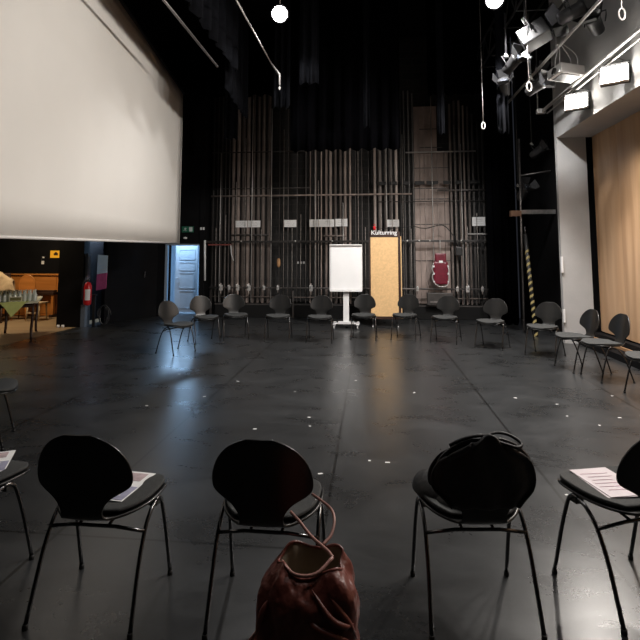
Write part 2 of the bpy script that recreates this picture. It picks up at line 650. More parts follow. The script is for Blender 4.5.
drape('near black border curtain hanging in folds above the projection screen', (-2.32, 5.3), (-2.32, 8.35), 4.86, ZT, DRAPE, .045, 8)
drape('far black border curtain hanging lower past the screen corner', (-2.50, 8.3), (-2.62, 10.2), 4.55, ZT, DRAPE, .04, 6)
drape('narrow black curtain just right of the screen edge', (-3.35, 10.9), (-3.02, 10.9), 4.3, ZT, DRAPE, .05, 2.2, 'leg_curtain')
drape('wide black border curtain masking the middle of the back wall top', (-1.60, 9.7), (.62, 9.7), 3.72, ZT, VELVET, .05, 9)
drape('short black curtain hanging left of the wide middle border', (-1.86, 9.2), (-1.52, 9.2), 4.48, ZT, DRAPE, .05, 2.5)
drape('narrow grey-edged black curtain strip in front of the middle border', (-.10, 9.2), (.02, 9.2), 4.05, ZT, DRAPE, .035, 1.2, 'leg_curtain')
drape('long black curtain tail in front of the pale back wall panel', (1.34, 9.6), (1.48, 9.6), 3.98, ZT, DRAPE, .04, 1.3, 'leg_curtain')
drape('black border curtain above the right back wall bays', (1.30, 10.8), (2.5, 10.8), 5.15, ZT, VELVET, .05, 5)
drape('tall grey-black curtain strip left of the stage spotlights', (2.22, 8.6), (2.40, 8.6), 3.72, ZT, DRAPE, .04, 1.5, 'leg_curtain')
drape('black border curtain high between work lamp and middle border', (-1.25, 8.6), (-.9, 8.6), 4.72, ZT, DRAPE, .04, 2)
drape('black border curtain above the leftmost back wall bay', (-4.3, 11.9), (-1.7, 11.9), 5.65, ZT, VELVET, .05, 9)
drape('black leg curtain filling the back right corner', (2.78, 12.0), (3.45, 12.0), 0.02, ZT, VELVET, .05, 4, 'leg_curtain')
tag(MB().tube([(-2.47, 4.4, 4.70), (-2.47, 7.6, 4.70)], .018, 8).build('steel_pipe', STEEL), 'thin dark pipe running below the near border curtain beside screen', 'pipe')

# ================================================================== BACK WALL MACHINERY
YB = 12.95
GR = {}


def guide(x, z0, z1, wd, m, label, group, dp=.05, y=YB):
    z0 = .36
    mb = MB()
    mb.box((0, .02, (z1 - z0) / 2), (wd, .01, z1 - z0))
    mb.box((0, 0, (z1 - z0) / 2), (.012 + wd * .25, dp, z1 - z0), bev=.003)
    o = mb.build('guide_rail', m)
    o.location = (x, y, z0)
    o.color = (1, 1, 1, 1)
    return tag(o, label, 'rail', group)


def bay(xs, z0, z1, wd, m, label, group):
    for x in xs:
        guide(x + random.uniform(-.008, .008), z0 + random.uniform(0, .05), z1 + random.uniform(-.15, .15), wd * random.uniform(.85, 1.15),
              m, label, group, y=YB)


def lin(a, b, n):
    return [a + (b - a) * i / (n - 1) for i in range(n)]


ZB = .38
bay(lin(-4.25, -3.80, 5), ZB, 6.6, .022, GUIDE2, 'thin dark vertical rail in the far left back wall bay', 'rails in the far left bay')
bay(lin(-3.70, -2.72, 8), ZB, 6.8, .085, GUIDE, 'brown-grey vertical slat rail in the bay behind the pair of paper signs', 'slat rails behind the two joined signs')
bay(lin(-2.42, -1.70, 4), ZB, 6.6, .014, GUIDE2, 'hair-thin dark vertical rail in the bay right of the joined signs', 'thin rails of the second bay')
bay(lin(-1.58, -1.28, 3), ZB, 6.6, .03, GUIDE, 'thin brown vertical rail beside the lone left sign', 'rails by the lone left sign')
bay(lin(-1.16, -.52, 6), ZB, 6.2, .065, GUIDE, 'brown-grey vertical slat rail behind the flipchart bay signs', 'slat rails above the flipchart')
bay(lin(-.38, -.02, 3), ZB, 6.2, .018, GUIDE2, 'thin dark vertical rail between flipchart and pinboard', 'thin rails left of the pinboard')
bay(lin(.14, .70, 5), ZB, 6.0, .075, GUIDE3, 'pale vertical slat rail above the tan pinboard', 'pale slat rails above the pinboard')
bay(lin(.82, 1.14, 4), ZB, 6.0, .04, GUIDE2, 'dark vertical rail left of the pale wall panel', 'rails left of the pale panel')
bay(lin(2.12, 2.58, 5), ZB, 5.6, .05, GUIDE, 'brown vertical rail right of the pale wall panel', 'rails right of the pale panel')
bay(lin(2.68, 3.34, 6), ZB, 5.2, .05, GUIDE2, 'dark vertical rail below the rightmost back wall sign', 'rails in the rightmost bay')
for x_, z0_, z1_ in ((-4.02, ZB, 4.4), (-3.15, ZB, 6.2), (-2.62, ZB, 5.6), (-1.44, ZB, 5.0), (-.70, ZB, 3.0), (.44, ZB, 5.2), (1.62, ZB, 6.2), (2.36, ZB, 4.5), (2.98, ZB, 3.9)):
    tag(MB().tube([(0, 0, 0), (0, 0, z1_ - z0_)], .011, 8).build('hauling_rope', BRIGHT), 'pale taut vertical hauling line on the back wall', 'rope', 'vertical hauling lines on the back wall').location = (x_, YB - .10, z0_)
# pale panel with its battens
pp = thing('wall_panel', 'tall pale brown panel with cross battens behind the red case', 'panel', (1.63, 13.12, ZB))
MB().box((-.14, 0, 2.6), (.60, .05, 5.25)).build('panel_board', PALEPANEL, pp)
MB().box((.31, .005, 2.0), (.28, .05, 4.0)).build('panel_board', PALEPANEL, pp)
for z_ in (1.1, 2.05, 2.72, 3.0, 3.55, 4.1, 4.6):
    MB().box((0, -.035, z_), (.90 if z_ < 4 else .6, .02, .018)).build('cross_batten', GUIDE2, pp)
for x_ in (-.30, -.17, .02, .16, .33):
    MB().box((x_, -.04, 2.0 if x_ > .15 else 2.55), (.012, .03, 4.0 if x_ > .15 else 5.1)).build('upright_batten', GUIDE, pp)


for k_, x_ in enumerate((-4.12, -3.86, -3.58, -3.33, -2.88, -2.28, -2.05, -1.82, -1.35, -1.05, -.86, -.30, -.12, .30, .58, .86, 1.06, 2.20, 2.48, 2.72, 3.08, 3.22)):
    hz_ = (1.95, 2.3, 3.2, 4.4, 1.9, 4.6)[k_ % 6]
    tag(MB().tube([(0, 0, 0), (0, 0, hz_)], .008, 6).build('hand_line', HANDLINE), 'thin whitish hand line between the slat rails of the back wall', 'rope', 'thin hand lines on the back wall').location = (x_, YB - .12, .4)
# horizontal rails
def hrail(x0, x1, z, r, m, label, y=YB - .045, name='horizontal_rail'):
    o = MB().tube([(x0, 0, 0), (x1, 0, 0)], r, 8).build(name, m)
    o.location = (0, y, z)
    return tag(o, label, 'rail')


tr_ = thing('guard_rail', 'dark upper guard rail crossing the whole back wall below the signs', 'rail', (0, YB - .18, 1.98))
MB().box((-.45, 0, 0), (7.9, .045, .05), bev=.005).build('rail_beam', GUIDE2, tr_)
for x_ in (-3.4, -1.95, -.98, .06, .95, 1.25, 1.52, 2.3, 3.28):
    MB().box((x_, -.03, .012), (.035, .02, .035), bev=.004).build('bracket', BRIGHT, tr_)
lr = thing('lock_rail', 'long steel lock rail at knee height along the back wall', 'rail', (0, YB - .22, .77))
MB().tube([(-4.25, 0, 0), (3.40, 0, 0)], .022, 10).build('rail_tube', STEEL, lr)
for x_ in (-4.2, -2.0, -.1, 1.0, 3.3):
    MB().box((x_, .0, -.42), (.04, .06, .70)).build('support_post', GUIDE2, lr)
hrail(-4.3, -1.6, 4.42, .016, GUIDE2, 'dark horizontal rail high across the left bays')
hrail(-4.3, 1.1, 3.22, .022, GUIDE, 'brown-grey horizontal rail above the signs on the left bays')
hrail(1.75, 3.25, 3.30, .024, STEEL, 'grey horizontal rail above the signs on the right bays')
hrail(.95, 2.75, 4.32, .018, BRIGHT, 'thin pale horizontal rail high in front of the pale panel')
hrail(-4.3, -1.6, 3.42, .012, GUIDE2, 'thin dark horizontal rail just above the long rail on the left bays')
hrail(.2, 3.3, 3.02, .012, GUIDE2, 'thin dark horizontal rail on the right bays below the tie strip')
hrail(-4.3, 3.3, .52, .014, GUIDE, 'low thin horizontal rail under the lock rail')
hrail(-3.72, -2.70, 2.16, .022, GUIDE2, 'short dark bar under the two joined signs')
hrail(-1.22, -.62, 2.13, .024, GUIDE, 'short brown bar under the signs by the flipchart')
hrail(2.50, 3.20, 2.16, .018, BRIGHT, 'short pale bar under the rightmost sign')
dz = thing('tie_strip', 'dark broken strip across the right bays at the height of the upper rail', 'strip', (0, YB - .09, 3.50))
for x_, w_ in ((.34, .2), (.62, .2), (.92, .2), (1.30, .25), (1.62, .3), (2.0, .2), (2.32, .2), (2.7, .25), (3.05, .2)):
    MB().box((x_, 0, 0), (w_, .03, .09), bev=.005).build('strip_piece', RUBBER, dz)

# rope locks on the lock rail
proto = None
locks = [(-3.92, 1), (-3.47, 1), (-3.17, 1), (-2.77, 0), (-2.40, 0), (-1.53, 1), (-.93, 1), (-.55, 0), (2.17, 0), (2.42, 1), (2.78, 0), (3.12, 0), (-3.7, 0), (1.18, 0)]
for x_, big in locks:
    if proto is None:
        proto = thing('rope_lock', '', 'rope lock', group='rope locks clamped on the lock rail')
        MB().box((0, -.035, .0), (.085, .05, .15), bev=.01).build('lock_body', BRIGHT, proto)
        MB().tube([(0, -.06, .02), (.0, -.13, .05), (0, -.16, .09)], [.012, .012, .016], 8).build('handle', WHITE, proto)
        MB().tube([(0, -.045, -.17), (0, -.045, .12)], .014, 8).build('rope_piece', GUIDE3, proto)
        c = proto
    else:
        c = copy_tree(proto)
    c.location = (x_, YB - .22, .77)
    c.scale = (1, 1, 1) if big else (.72, .8, .72)
    c['label'] = 'large pale rope lock clamped on the lock rail' if big else 'small pale rope lock clamped on the lock rail'
    c['group'] = 'large rope locks' if big else 'small rope locks'

# counterweight boxes low behind the chairs
kb = thing('floor_cable_box', 'long low black box standing at the foot of the back wall', 'box', (-.4, YB - .02, 0))
MB().box((0, 0, .18), (7.4, .34, .36), bev=.015).build('box_body', DARKWALL, kb)
MB().box((0, -.175, .34), (7.4, .012, .03)).build('edge_strip', GUIDE2, kb)
cb = thing('counterweight_crate', 'dark crate with a pale bar below the red case', 'crate', (1.72, YB - .32, .36))
MB().box((0, 0, .17), (.62, .18, .30), bev=.01).build('crate_body', GUIDE2, cb)
MB().box((0, -.10, .10), (.5, .02, .05)).build('pale_bar', STEEL, cb)


# paper signs
def paper_sign(x0, x1, z0, z1, label, split=None, group=None, lines=3):
    t = thing('paper_sign', label, 'sign', ((x0 + x1) / 2, YB - .029, z0), group=group)
    wd = x1 - x0; hh = z1 - z0
    MB().box((0, 0, hh / 2), (wd, .004, hh)).build('sheet', PAPER, t)
    GREYT = mat('grey_print', (.30, .30, .30), .7)
    for i in range(lines):
        z_ = hh * (.72 - .22 * i)
        ww = wd * random.uniform(.4, .7)
        # rows of small unreadable print
        mb = MB()
        n_ = 9
        for q in range(n_):
            if random.random() < .8:
                mb.box((-ww / 2 + ww * q / (n_ - 1), -.003, z_), (ww / n_ * .7, .001, .007))
        if mb.v:
            mb.build('print_line', GREYT, t)
    return t


paper_sign(-3.62, -3.29, 2.37, 2.55, 'left of two joined white paper signs on the left slat bay')
paper_sign(-3.27, -2.93, 2.37, 2.55, 'right of two joined white paper signs on the left slat bay')
paper_sign(-2.28, -1.95, 2.37, 2.56, 'lone white paper sign in the dark bay left of the flipchart')
paper_sign(-1.60, -1.25, 2.37, 2.57, 'left sheet of the row of three white signs above the flipchart')
paper_sign(-1.25, -.94, 2.37, 2.57, 'middle sheet of the row of three white signs above the flipchart')
paper_sign(-.91, -.59, 2.38, 2.58, 'right sheet of the row of three white signs above the flipchart')
paper_sign(.44, .76, 2.36, 2.55, 'white paper sign above the right end of the pinboard')
paper_sign(2.62, 2.95, 2.37, 2.60, 'white paper sign alone on the right bays of the back wall')

# small wall details
tag(MB().tube([(-4.36, YB - .25, .95), (-4.38, YB - .25, 2.02)], .028, 10).build('white_tube', WHITE), 'upright white tube at the left end of the back wall rail', 'tube')
tag(MB().box((-3.98, YB - .23, 1.90), (.62, .02, .035)).build('red_brown_bar', mat('red_brown_paint', (.22, .06, .05), .5)), 'short red-brown bar from the white tube', 'bar')
tag(MB().tube([(-3.68, YB - .23, 1.90), (-3.66, YB - .23, 1.66), (-3.6, YB - .23, 1.48)], .012, 6).build('rope_end', WHITE), 'short white rope end hanging from the guard rail', 'rope')
tag(MB().lathe([(.02, 0), (.045, .05), (.045, .2), (.02, .24)], (-2.42, YB - .055, 1.30), 10).build('work_glove', mat('tan_leather', (.55, .30, .14), .7, noise=.2)), 'small tan glove-like object hanging in the dark second bay', 'glove')
for x_ in (-1.95, -1.86, -1.78):
    tag(MB().box((x_, 13.192, 1.42), (.05, .01, .06)).build('label_tag', PAPER), 'tiny white tag on the dark wall left of the flipchart', 'tag', 'tiny tags left of the flipchart')
for x_ in (-4.42, -4.49):
    tag(MB().box((x_, 12.694, 2.33), (.05, .01, .07)).build('switch_plate', WHITE), 'tiny white plate on the black wall above the white tube', 'switch', 'tiny white plates above the tube')

# dark red case hanging on the pale panel
rc = thing('hanging_case', 'dark red case with rounded top hanging in front of the pale panel', 'case', (1.76, YB - .30, .88))
MB().box((0, 0, .30), (.36, .14, .58), bev=.05).build('case_body', DARKRED, rc)
MB().box((0, -.01, .68), (.27, .12, .22), bev=.03).build('case_top', DARKRED, rc)
MB().tube([(0, 0, .78), (0, 0, 1.12)], .008, 6).build('hanging_cord', BRIGHT, rc)
MB().box((0, -.076, .58), (.09, .006, .05)).build('white_label', PAPER, rc)
MB().tube(smoothp([(-.17, -.05, .55), (-.22, -.06, .42), (-.19, -.06, .30), (-.22, -.06, .18), (-.14, -.07, .02), (0, -.07, -.05), (.15, -.07, .0), (.20, -.06, .2), (.19, -.05, .45)], 4), .014, 8).build('binding_cord', BRIGHT, rc)
for sx in (-1, 1):
    for z_ in (.08, .28, .46):
        MB().box((sx * .175, -.06, z_), (.035, .04, .05), bev=.008).build('buckle', WHITE, rc)
tag(MB().box((2.22, YB - .26, 1.72), (.16, .16, .22), bev=.02).tube([(2.1, YB - .26, 2.12), (2.2, YB - .26, 1.84)], .02).build('junction_box', SPOTB), 'small black box hanging under the guard rail by the red case', 'box')
tag(MB().tube(smoothp([(1.1, YB - .28, 2.36), (1.4, YB - .3, 2.30), (1.8, YB - .3, 2.38), (2.0, YB - .3, 2.24), (2.15, YB - .3, 2.0)], 5), .012, 6).tube(smoothp([(.0, YB - .28, 2.34), (.5, YB - .28, 2.30), (1.1, YB - .28, 2.36)], 5), .008, 6).build('wall_cable', RUBBER), 'black cable looping above the guard rail', 'cable')

# ================================================================== DOORWAY
struct('trim_3', MB().box((-5.34, 12.72, .95), (.045, .06, 1.9)), BLACK)
dl = thing('open_door', 'pale panelled door leaf standing open in the bluish doorway', 'door', (-4.83, 13.45, 0))
MB().box((-.32, 0, .96), (.64, .04, 1.86), bev=.004).build('door_leaf', BLUEDOOR, dl)
for z0_, z1_ in ((.15, .62), (.70, 1.12), (1.2, 1.42), (1.5, 1.78)):
    f_ = MB()
    for zz in (z0_, z1_):
        f_.box((-.30, -.024, zz), (.44, .012, .018))
    for xx in (-.52, -.08):
        f_.box((xx, -.024, (z0_ + z1_) / 2), (.018, .012, z1_ - z0_))
    f_.build('door_panel', BLUEDOOR, dl)
MB().tube([(-.60, -.03, .98), (-.60, -.07, .98), (-.50, -.07, .98)], .010, 8).build('door_handle', BRIGHT, dl)
struct('door_2', MB().box((-5.44, 12.72, .96), (.05, .06, 1.92)).box((-4.985, 12.72, 1.90), (.9, .05, .04)), mat('door_frame_paint', (.25, .30, .36), .5))
es = thing('exit_sign', 'small dim green running-man exit sign above the doorway', 'sign', (-4.86, 12.70, 2.24))
MB().box((0, 0, .07), (.32, .03, .16), bev=.004).build('sign_box', GREENSIGN, es)
pg = MB()
W2 = mat('sign_white', (.55, .60, .58), .5)
pg.tube([(-.05, -.018, .125), (-.051, -.018, .126)], .012, 8)
pg.tube([(-.055, -.018, .105), (-.065, -.018, .065)], .011, 6)
pg.tube([(-.065, -.018, .065), (-.04, -.018, .045), (-.045, -.018, .015)], .007, 6)
pg.tube([(-.065, -.018, .065), (-.09, -.018, .045), (-.115, -.018, .045)], .007, 6)
pg.tube([(-.055, -.018, .10), (-.03, -.018, .085), (-.015, -.018, .095)], .006, 6)
pg.tube([(-.055, -.018, .10), (-.085, -.018, .095), (-.09, -.018, .075)], .006, 6)
pg.build('running_figure', W2, es)
MB().box((.09, -.017, .07), (.09, .006, .12)).build('door_symbol', W2, es)
tag(MB().lathe([(.0, 0), (.05, .01), (.05, .05), (.0, .06)], (-4.92, 12.68, 2.05), 12).build('alarm_button', WHITE), 'small round white fitting under the exit sign', 'fitting')

# ================================================================== LEFT SIDE OBJECTS
fe = thing('fire_extinguisher', 'red fire extinguisher with white label hanging by the dark passage', 'fire extinguisher', (-6.30, 10.50, .50))
MB().lathe([(.03, 0), (.078, .02), (.082, .06), (.082, .42), (.06, .49), (.03, .52)], n=20).build('cylinder_body', RED, fe)
MB().lathe([(.022, .52), (.024, .56), (.018, .58)], n=12).build('valve', SPOTB, fe)
MB().tube([(0, 0, .57), (.05, -.04, .60), (.10, -.06, .58)], .010, 8).build('handle', SPOTB, fe)
MB().tube(smoothp([(-.02, -.02, .56), (-.09, -.04, .50), (-.10, -.05, .3), (-.10, -.05, .12)], 4), .010, 8).build('hose', RUBBER, fe)
lb = []
for i in range(9):
    a = R(-100 + i * 10)
    lb.append([(.0835 * math.cos(a), .0835 * math.sin(a), z) for z in (.12, .36)])
MB().grid(lb).build('white_label', PAPER, fe)
tag(MB().box((-6.24, 10.68, .35), (.05, .05, .70)).box((-6.24, 10.64, .72), (.14, .08, .03)).build('wall_post', SPOTB), 'dark post standing under the fire extinguisher', 'post')
po = thing('wall_poster', 'pink and pale blue poster tilted on the black wall', 'poster', (-6.27, 11.0, 1.21), R(-18))
P3 = mat('poster_pink_glow', (.62, .12, .30), .5, noise=.35, nscale=7, emit=(.6, .12, .3), estr=.05)  # both poster fields carry a faint glow of their own, though no lamp
P4 = mat('poster_pale_blue_glow', (.62, .74, .82), .5, noise=.15, nscale=5, emit=(.6, .75, .85), estr=.08)
MB().prism([(-.16, -.42), (.15, -.36), (.165, .0), (-.15, -.04)], -.006, .006).build('lower_field', P3, po)
MB().prism([(-.15, -.04), (.165, .0), (.17, .40), (-.14, .42)], -.006, .006).build('upper_field', P4, po)
mb = MB()
for x_, z_, w__ in ((.02, .08, .16), (.04, .14, .12), (.0, -.01, .14), (-.04, .2, .1)):
    mb.box((x_, -.009, z_), (w__, .003, .012))
mb.build('poster_print', WHITE, po)
ho = MB().tube(smoothp([(-6.18 + .16 * math.cos(a) * (1 - .02 * i), 11.02 - .02 * (i % 3), .235 + .22 * math.sin(a)) for i, a in enumerate([k_ * .6 for k_ in range(24)])], 3), .014, 7)
tag(ho.build('coiled_cable', SPOTG), 'grey coiled cable leaning by the wall under the poster', 'cable')
tag(MB().box((-5.98, 11.95, 1.62), (.13, .012, .045), rot=(0, 0, R(70))).build('wall_tag', PAPER), 'narrow white tag on the black wall left of the doorway', 'tag')
tag(MB().tube([(-5.80, 12.25, 1.20), (-5.80, 12.22, 1.05)], .012).build('pull_handle', STEEL), 'small steel pull handle on the black wall', 'handle')
ys = thing('safety_sign', 'small orange-yellow sign with dark pictogram on black wall above piano', 'sign', (-8.67, 12.78, 1.55))
MB().box((0, 0, .10), (.27, .012, .20), bev=.003).build('sign_plate', YELLOWSIGN, ys)
MB().box((.03, -.008, .10), (.12, .004, .06)).box((.03, -.008, .14), (.06, .004, .03)).build('pictogram', DARKBROWN, ys)
tag(MB().box((-9.0, 12.76, 1.42), (.07, .02, .09)).box((-8.99, 12.76, 1.56), (.05, .02, .04)).build('light_switch', WHITE), 'small white wall switch above the piano', 'switch')

# piano
pn = thing('upright_piano', 'orange-brown upright piano against the side room wall', 'piano', (-9.0, 12.46, 0))
MB().box((0, .10, .55), (1.50, .34, 1.06), bev=.01).build('piano_case', PIANO, pn)
MB().box((0, .08, 1.105), (1.56, .42, .035), bev=.008).build('top_lid', PIANO, pn)
MB().box((0, -.14, .62), (1.50, .30, .07), bev=.01).build('key_bed', DARKBROWN, pn)
MB().box((0, -.12, .675), (1.42, .22, .05), bev=.02).build('key_lid', DARKBROWN, pn)
MB().box((0, -.08, .87), (1.36, .015, .36)).build('music_panel', PIANO, pn)
MB().box((0, -.08, .32), (1.36, .012, .46)).build('lower_panel', PIANO, pn)
for sx in (-1, 1):
    MB().box((sx * .70, -.22, .31), (.07, .07, .60), bev=.01).build('leg', PIANO, pn)
    MB().box((sx * .70, -.15, .04), (.09, .32, .07), bev=.01).build('foot', DARKBROWN, pn)
MB().box((-.05, -.10, .12), (.04, .10, .015)).box((.05, -.10, .12), (.04, .10, .015)).build('pedal', BRIGHT, pn)
st = thing('wooden_stool', 'small pale wooden stool in front of the piano', 'stool', (-8.28, 11.6, 0))
MB().box((0, 0, .44), (.38, .34, .04), bev=.015).build('seat', CREAM, st)
for sx in (-1, 1):
    for sy in (-1, 1):
        MB().tube([(sx * .15, sy * .13, .42), (sx * .17, sy * .15, 0)], [.02, .016], 8).build('leg', CREAM, st)
MB().box((0, -.14, .2), (.3, .02, .03)).build('stretcher', CREAM, st)

# draped armchair and round-backed chair left of the piano
ac = thing('armchair', 'dark wooden armchair with cream cloth thrown over its back', 'chair', (-9.12, 11.2, 0), R(20))
MB().box((0, 0, .40), (.55, .5, .10), bev=.03).build('seat', DARKBROWN, ac)
MB().box((0, .24, .80), (.52, .06, .75), bev=.03).build('backrest', DARKBROWN, ac)
for sx in (-1, 1):
    MB().tube(smoothp([(sx * .28, .24, .95), (sx * .29, .1, .66), (sx * .29, -.15, .62), (sx * .28, -.2, .4)], 4), .025, 8).build('armrest', DARKBROWN, ac)
    for sy in (-1, 1):
        MB().tube([(sx * .24, sy * .21, .38), (sx * .25, sy * .23, 0)], [.028, .02], 8).build('leg', DARKBROWN, ac)
cl = []
for i in range(13):
    t = i / 12
    x_ = -.34 + .68 * t
    top = 1.20 - .14 * abs(t - .45) ** 1.5 * 4
    cl.append([(x_ * (1 + .05 * j), .24 - .10 - .03 * math.sin(t * 14 + j) - .012 * j, top - .10 * j - .04 * j * math.sin(t * 5)) for j in range(6)][::-1] +
              [(x_, .26, top + .02)] + [(x_, .31 + .01 * j + .02 * math.sin(t * 12 + j), top - .12 * j) for j in range(5)])
o = MB().grid(cl).build('draped_cloth', CREAM, None)
o.location = (-9.12, 11.2, 0); o.rotation_euler = (0, 0, R(20))
s_ = o.modifiers.new('s', 'SOLIDIFY'); s_.thickness = .012
tag(o, 'cream cloth thrown over the dark armchair in the side room', 'cloth')
rb = thing('round_back_chair', 'orange round-backed wooden chair beside the piano', 'chair', (-8.78, 11.75, 0), R(10))
ring = [(.2 * math.cos(a), .17, .85 + .26 * math.sin(a)) for a in [k_ * 2 * PI / 20 for k_ in range(20)]]
MB().prism([(.19 * math.cos(k_ * 2 * PI / 20), .85 + .25 * math.sin(k_ * 2 * PI / 20)) for k_ in range(20)], .16, .18).build('backrest', PIANO, rb)
MB().tube(ring, .018, 8, closed=True).build('back_frame', PIANO, rb)
MB().lathe([(.18, .44), (.2, .455), (.2, .47), (.18, .48)], n=18).build('seat', PIANO, rb)
for sx in (-1, 1):
    for sy in (-1, 1):
        MB().tube([(sx * .13, sy * .13, .45), (sx * .17, sy * .17, 0)], [.018, .014], 8).build('leg', PIANO, rb)
    MB().tube([(sx * .12, .17, .46), (sx * .14, .17, .70)], .014, 8).build('back_post', PIANO, rb)

# table with cloth and bottles
tb = thing('dining_table', 'dark-legged table with pale top in the side room doorway', 'table', (-7.03, 9.31, 0), R(122))
MB().box((0, 0, .715), (1.44, .74, .03), bev=.006).build('tabletop', LINEN, tb)
MB().box((0, 0, .66), (1.28, .60, .08)).build('apron', DARKBROWN, tb)
for sx in (-1, 1):
    for sy in (-1, 1):
        MB().tube(smoothp([(sx * .60, sy * .28, .66), (sx * .605, sy * .285, .45), (sx * .585, sy * .27, .2), (sx * .60, sy * .28, 0)], 3),
                  .024, 8).build('leg', DARKBROWN, tb)
lc = MB()
lc.grid([[(-.735 + .2 * a, .04 + .26 * b, .733) for b in (-1, 0, 1)] for a in (0, 1, 2, 3)])
lc.add([(-.735, -.18, .733), (-.735, .26, .733), (-.742, .17, .64), (-.75, .05, .46), (-.742, -.09, .62)], [(0, 1, 2, 3, 4)])
o = lc.build('table_runner', LIMECLOTH)
o.location = (-7.03, 9.31, 0)
o.rotation_euler = (0, 0, R(122))
s_ = o.modifiers.new('s', 'SOLIDIFY'); s_.thickness = .004
tag(o, 'lime-green cloth with a pointed corner hanging over the table edge', 'cloth')
bproto = None
n_ = 0
for row in range(3):
    for i in range(8):
        q_ = Matrix.Rotation(R(122), 3, 'Z') @ Vector((-.60 + row * .11, -.30 + i * .082 + (row % 2) * .03, 0))
        x_, y_ = -7.03 + q_.x, 9.31 + q_.y
        if bproto is None:
            bproto = thing('glass_bottle', '', 'bottle', group='small bottles on the side room table')
            MB().lathe([(.028, 0), (.034, .01), (.034, .11), (.015, .15), (.013, .19)], n=12).build('bottle_body', BOTTLE, bproto)
            MB().lathe([(.015, .185), (.015, .21), (.01, .215)], n=10).build('cap', CAP, bproto)
            c = bproto
        else:
            c = copy_tree(bproto)
        c.location = (x_, y_, .731)
        c['label'] = 'small clear bottle standing in the ' + ('front', 'middle', 'back')[row] + ' row on the side room table'
        c['group'] = ('front', 'middle', 'back')[row] + ' row of bottles'
cd = thing('table_card', 'small framed dark card standing before the bottles', 'card', (-6.70, 8.77, .737), R(32))
MB().box((0, 0, .05), (.22, .02, .09), bev=.004).build('card_frame', LINEN, cd)
MB().box((0, -.012, .05), (.18, .004, .06)).build('card_face', mat('olive_card', (.16, .14, .05), .6), cd)
for x_ in (-6.98, -6.87):
    tag(MB().lathe([(.025, 0), (.035, .02), (.03, .06)], (x_, 10.52, 0), 10).build('small_cup', WHITE), 'tiny white cup on the floor at the foot of the black pier', 'cup', 'cups at the pier foot')

# ================================================================== FLIPCHART
fc = thing('flipchart', 'white mobile flipchart on a wheeled column stand', 'flipchart', (-.55, 11.15, 0))
MB().box((0, 0, 1.345), (.74, .03, 1.04), bev=.01).build('board', WHITE, fc)
MB().box((0, -.02, 1.31), (.68, .012, .94)).build('paper_pad', PAPER, fc)
MB().box((0, -.03, 1.84), (.74, .04, .035), bev=.008).build('clamp_bar', BRIGHT, fc)
MB().box((0, -.05, .815), (.72, .08, .02), bev=.005).build('pen_tray', WHITE, fc)
MB().box((0, .03, .46), (.13, .05, .80), bev=.01).build('column', WHITE, fc)
MB().box((0, -.02, .10), (.60, .09, .03), bev=.01).box((-.0, -.02, .13), (.36, .07, .03), bev=.01).build('base_bar', WHITE, fc)
for sx in (-1, 1):
    MB().box((sx * .26, -.02, .10), (.07, .42, .03), bev=.01).build('foot_bar', WHITE, fc)
    for sy in (-1, 1):
        w_ = MB().lathe([(.03, -.012), (.035, 0), (.03, .012)], (sx * .26, -.02 + sy * .18, .035), 14, Matrix.Rotation(R(90), 3, 'Y')).build('wheel', WHITE, fc)

# ================================================================== PINBOARD
pb = thing('pinboard', 'tall tan pinboard in a dark frame with white lettering on top', 'board', (.33, 11.42, 0))
MB().box((-.01, 0, 1.13), (.64, .03, 1.82)).build('board_face', CORK, pb)
MB().box((-.335, 0, 1.17), (.03, .05, 1.94)).build('frame_side', DARKBROWN, pb)
MB().box((.33, .02, 1.17), (.05, .07, 1.94)).build('frame_side', DARKBROWN, pb)
MB().box((.375, .03, 1.12), (.02, .06, 1.86)).build('pale_edge', CORK, pb)
MB().box((0, 0, 2.10), (.70, .05, .13)).build('header', DARKBROWN, pb)
MB().box((0, 0, .20), (.68, .05, .06)).build('bottom_rail', DARKBROWN, pb)
text_mesh('Kulturring', 'lettering', .135, WHITE, pb, (-.01, -.032, 2.135), (R(90), 0, 0), .004, .0015, 1.06)
rf = MB()
rf.tube([(-.225, -.01, 2.20), (-.225, -.01, 2.29)], .03, 8).tube([(-.225, -.01, 2.32), (-.225, -.01, 2.335)], .026, 8)
rf.build('red_emblem', RED, pb)
for sx in (-1, 1):
    MB().tube([(sx * .28, 0, .19), (sx * .28, 0, .07)], .015, 8).build('post', SPOTB, pb)
    MB().box((sx * .28, 0, .06), (.04, .45, .03), bev=.008).build('foot_bar', SPOTB, pb)
    for sy in (-1, 1):
        MB().lathe([(.02, -.012), (.03, 0), (.02, .012)], (sx * .28, sy * .2, .03), 12, Matrix.Rotation(R(90), 3, 'Y')).build('wheel', WHITE, pb)

# ================================================================== RIGHT REAR CORNER
bmx = thing('wooden_beam', 'grey horizontal beam with brown end in the dark right corner', 'beam', (3.38, 10.65, 2.52))
MB().box((.15, 0, 0), (.75, .10, .09), bev=.006).build('beam_body', STEEL, bmx)
MB().box((-.33, 0, -.03), (.22, .11, .12), bev=.006).build('beam_end', mat('brown_timber', (.18, .09, .05), .6, noise=.3), bmx)
tag(MB().tube([(3.16, 10.7, .05), (3.19, 10.7, 4.1)], .022, 8).build('upright_post', STEEL), 'thin grey upright post in the dark right corner', 'post')
tag(MB().tube([(3.2, 10.8, 3.32), (3.9, 10.8, 3.42)], .018, 8).build('cross_pipe', STEEL), 'thin cross pipe above the grey beam in the right corner', 'pipe')
hz = thing('hazard_post', 'leaning post wrapped in yellow and black striped tape', 'post', (3.22, 10.35, 0))
a_ = Vector((-.08, 0, 2.05)); b_ = Vector((.06, 0, .35))
MB().tube([a_, Vector((.065, 0, 0.0))], .036, 12).build('post_core', SPOTB, hz)
MB().tube([a_ + Vector((0, 0, .0)), a_ + Vector((0, 0, .15))], .012, 8).build('post_tip', SPOTG, hz)
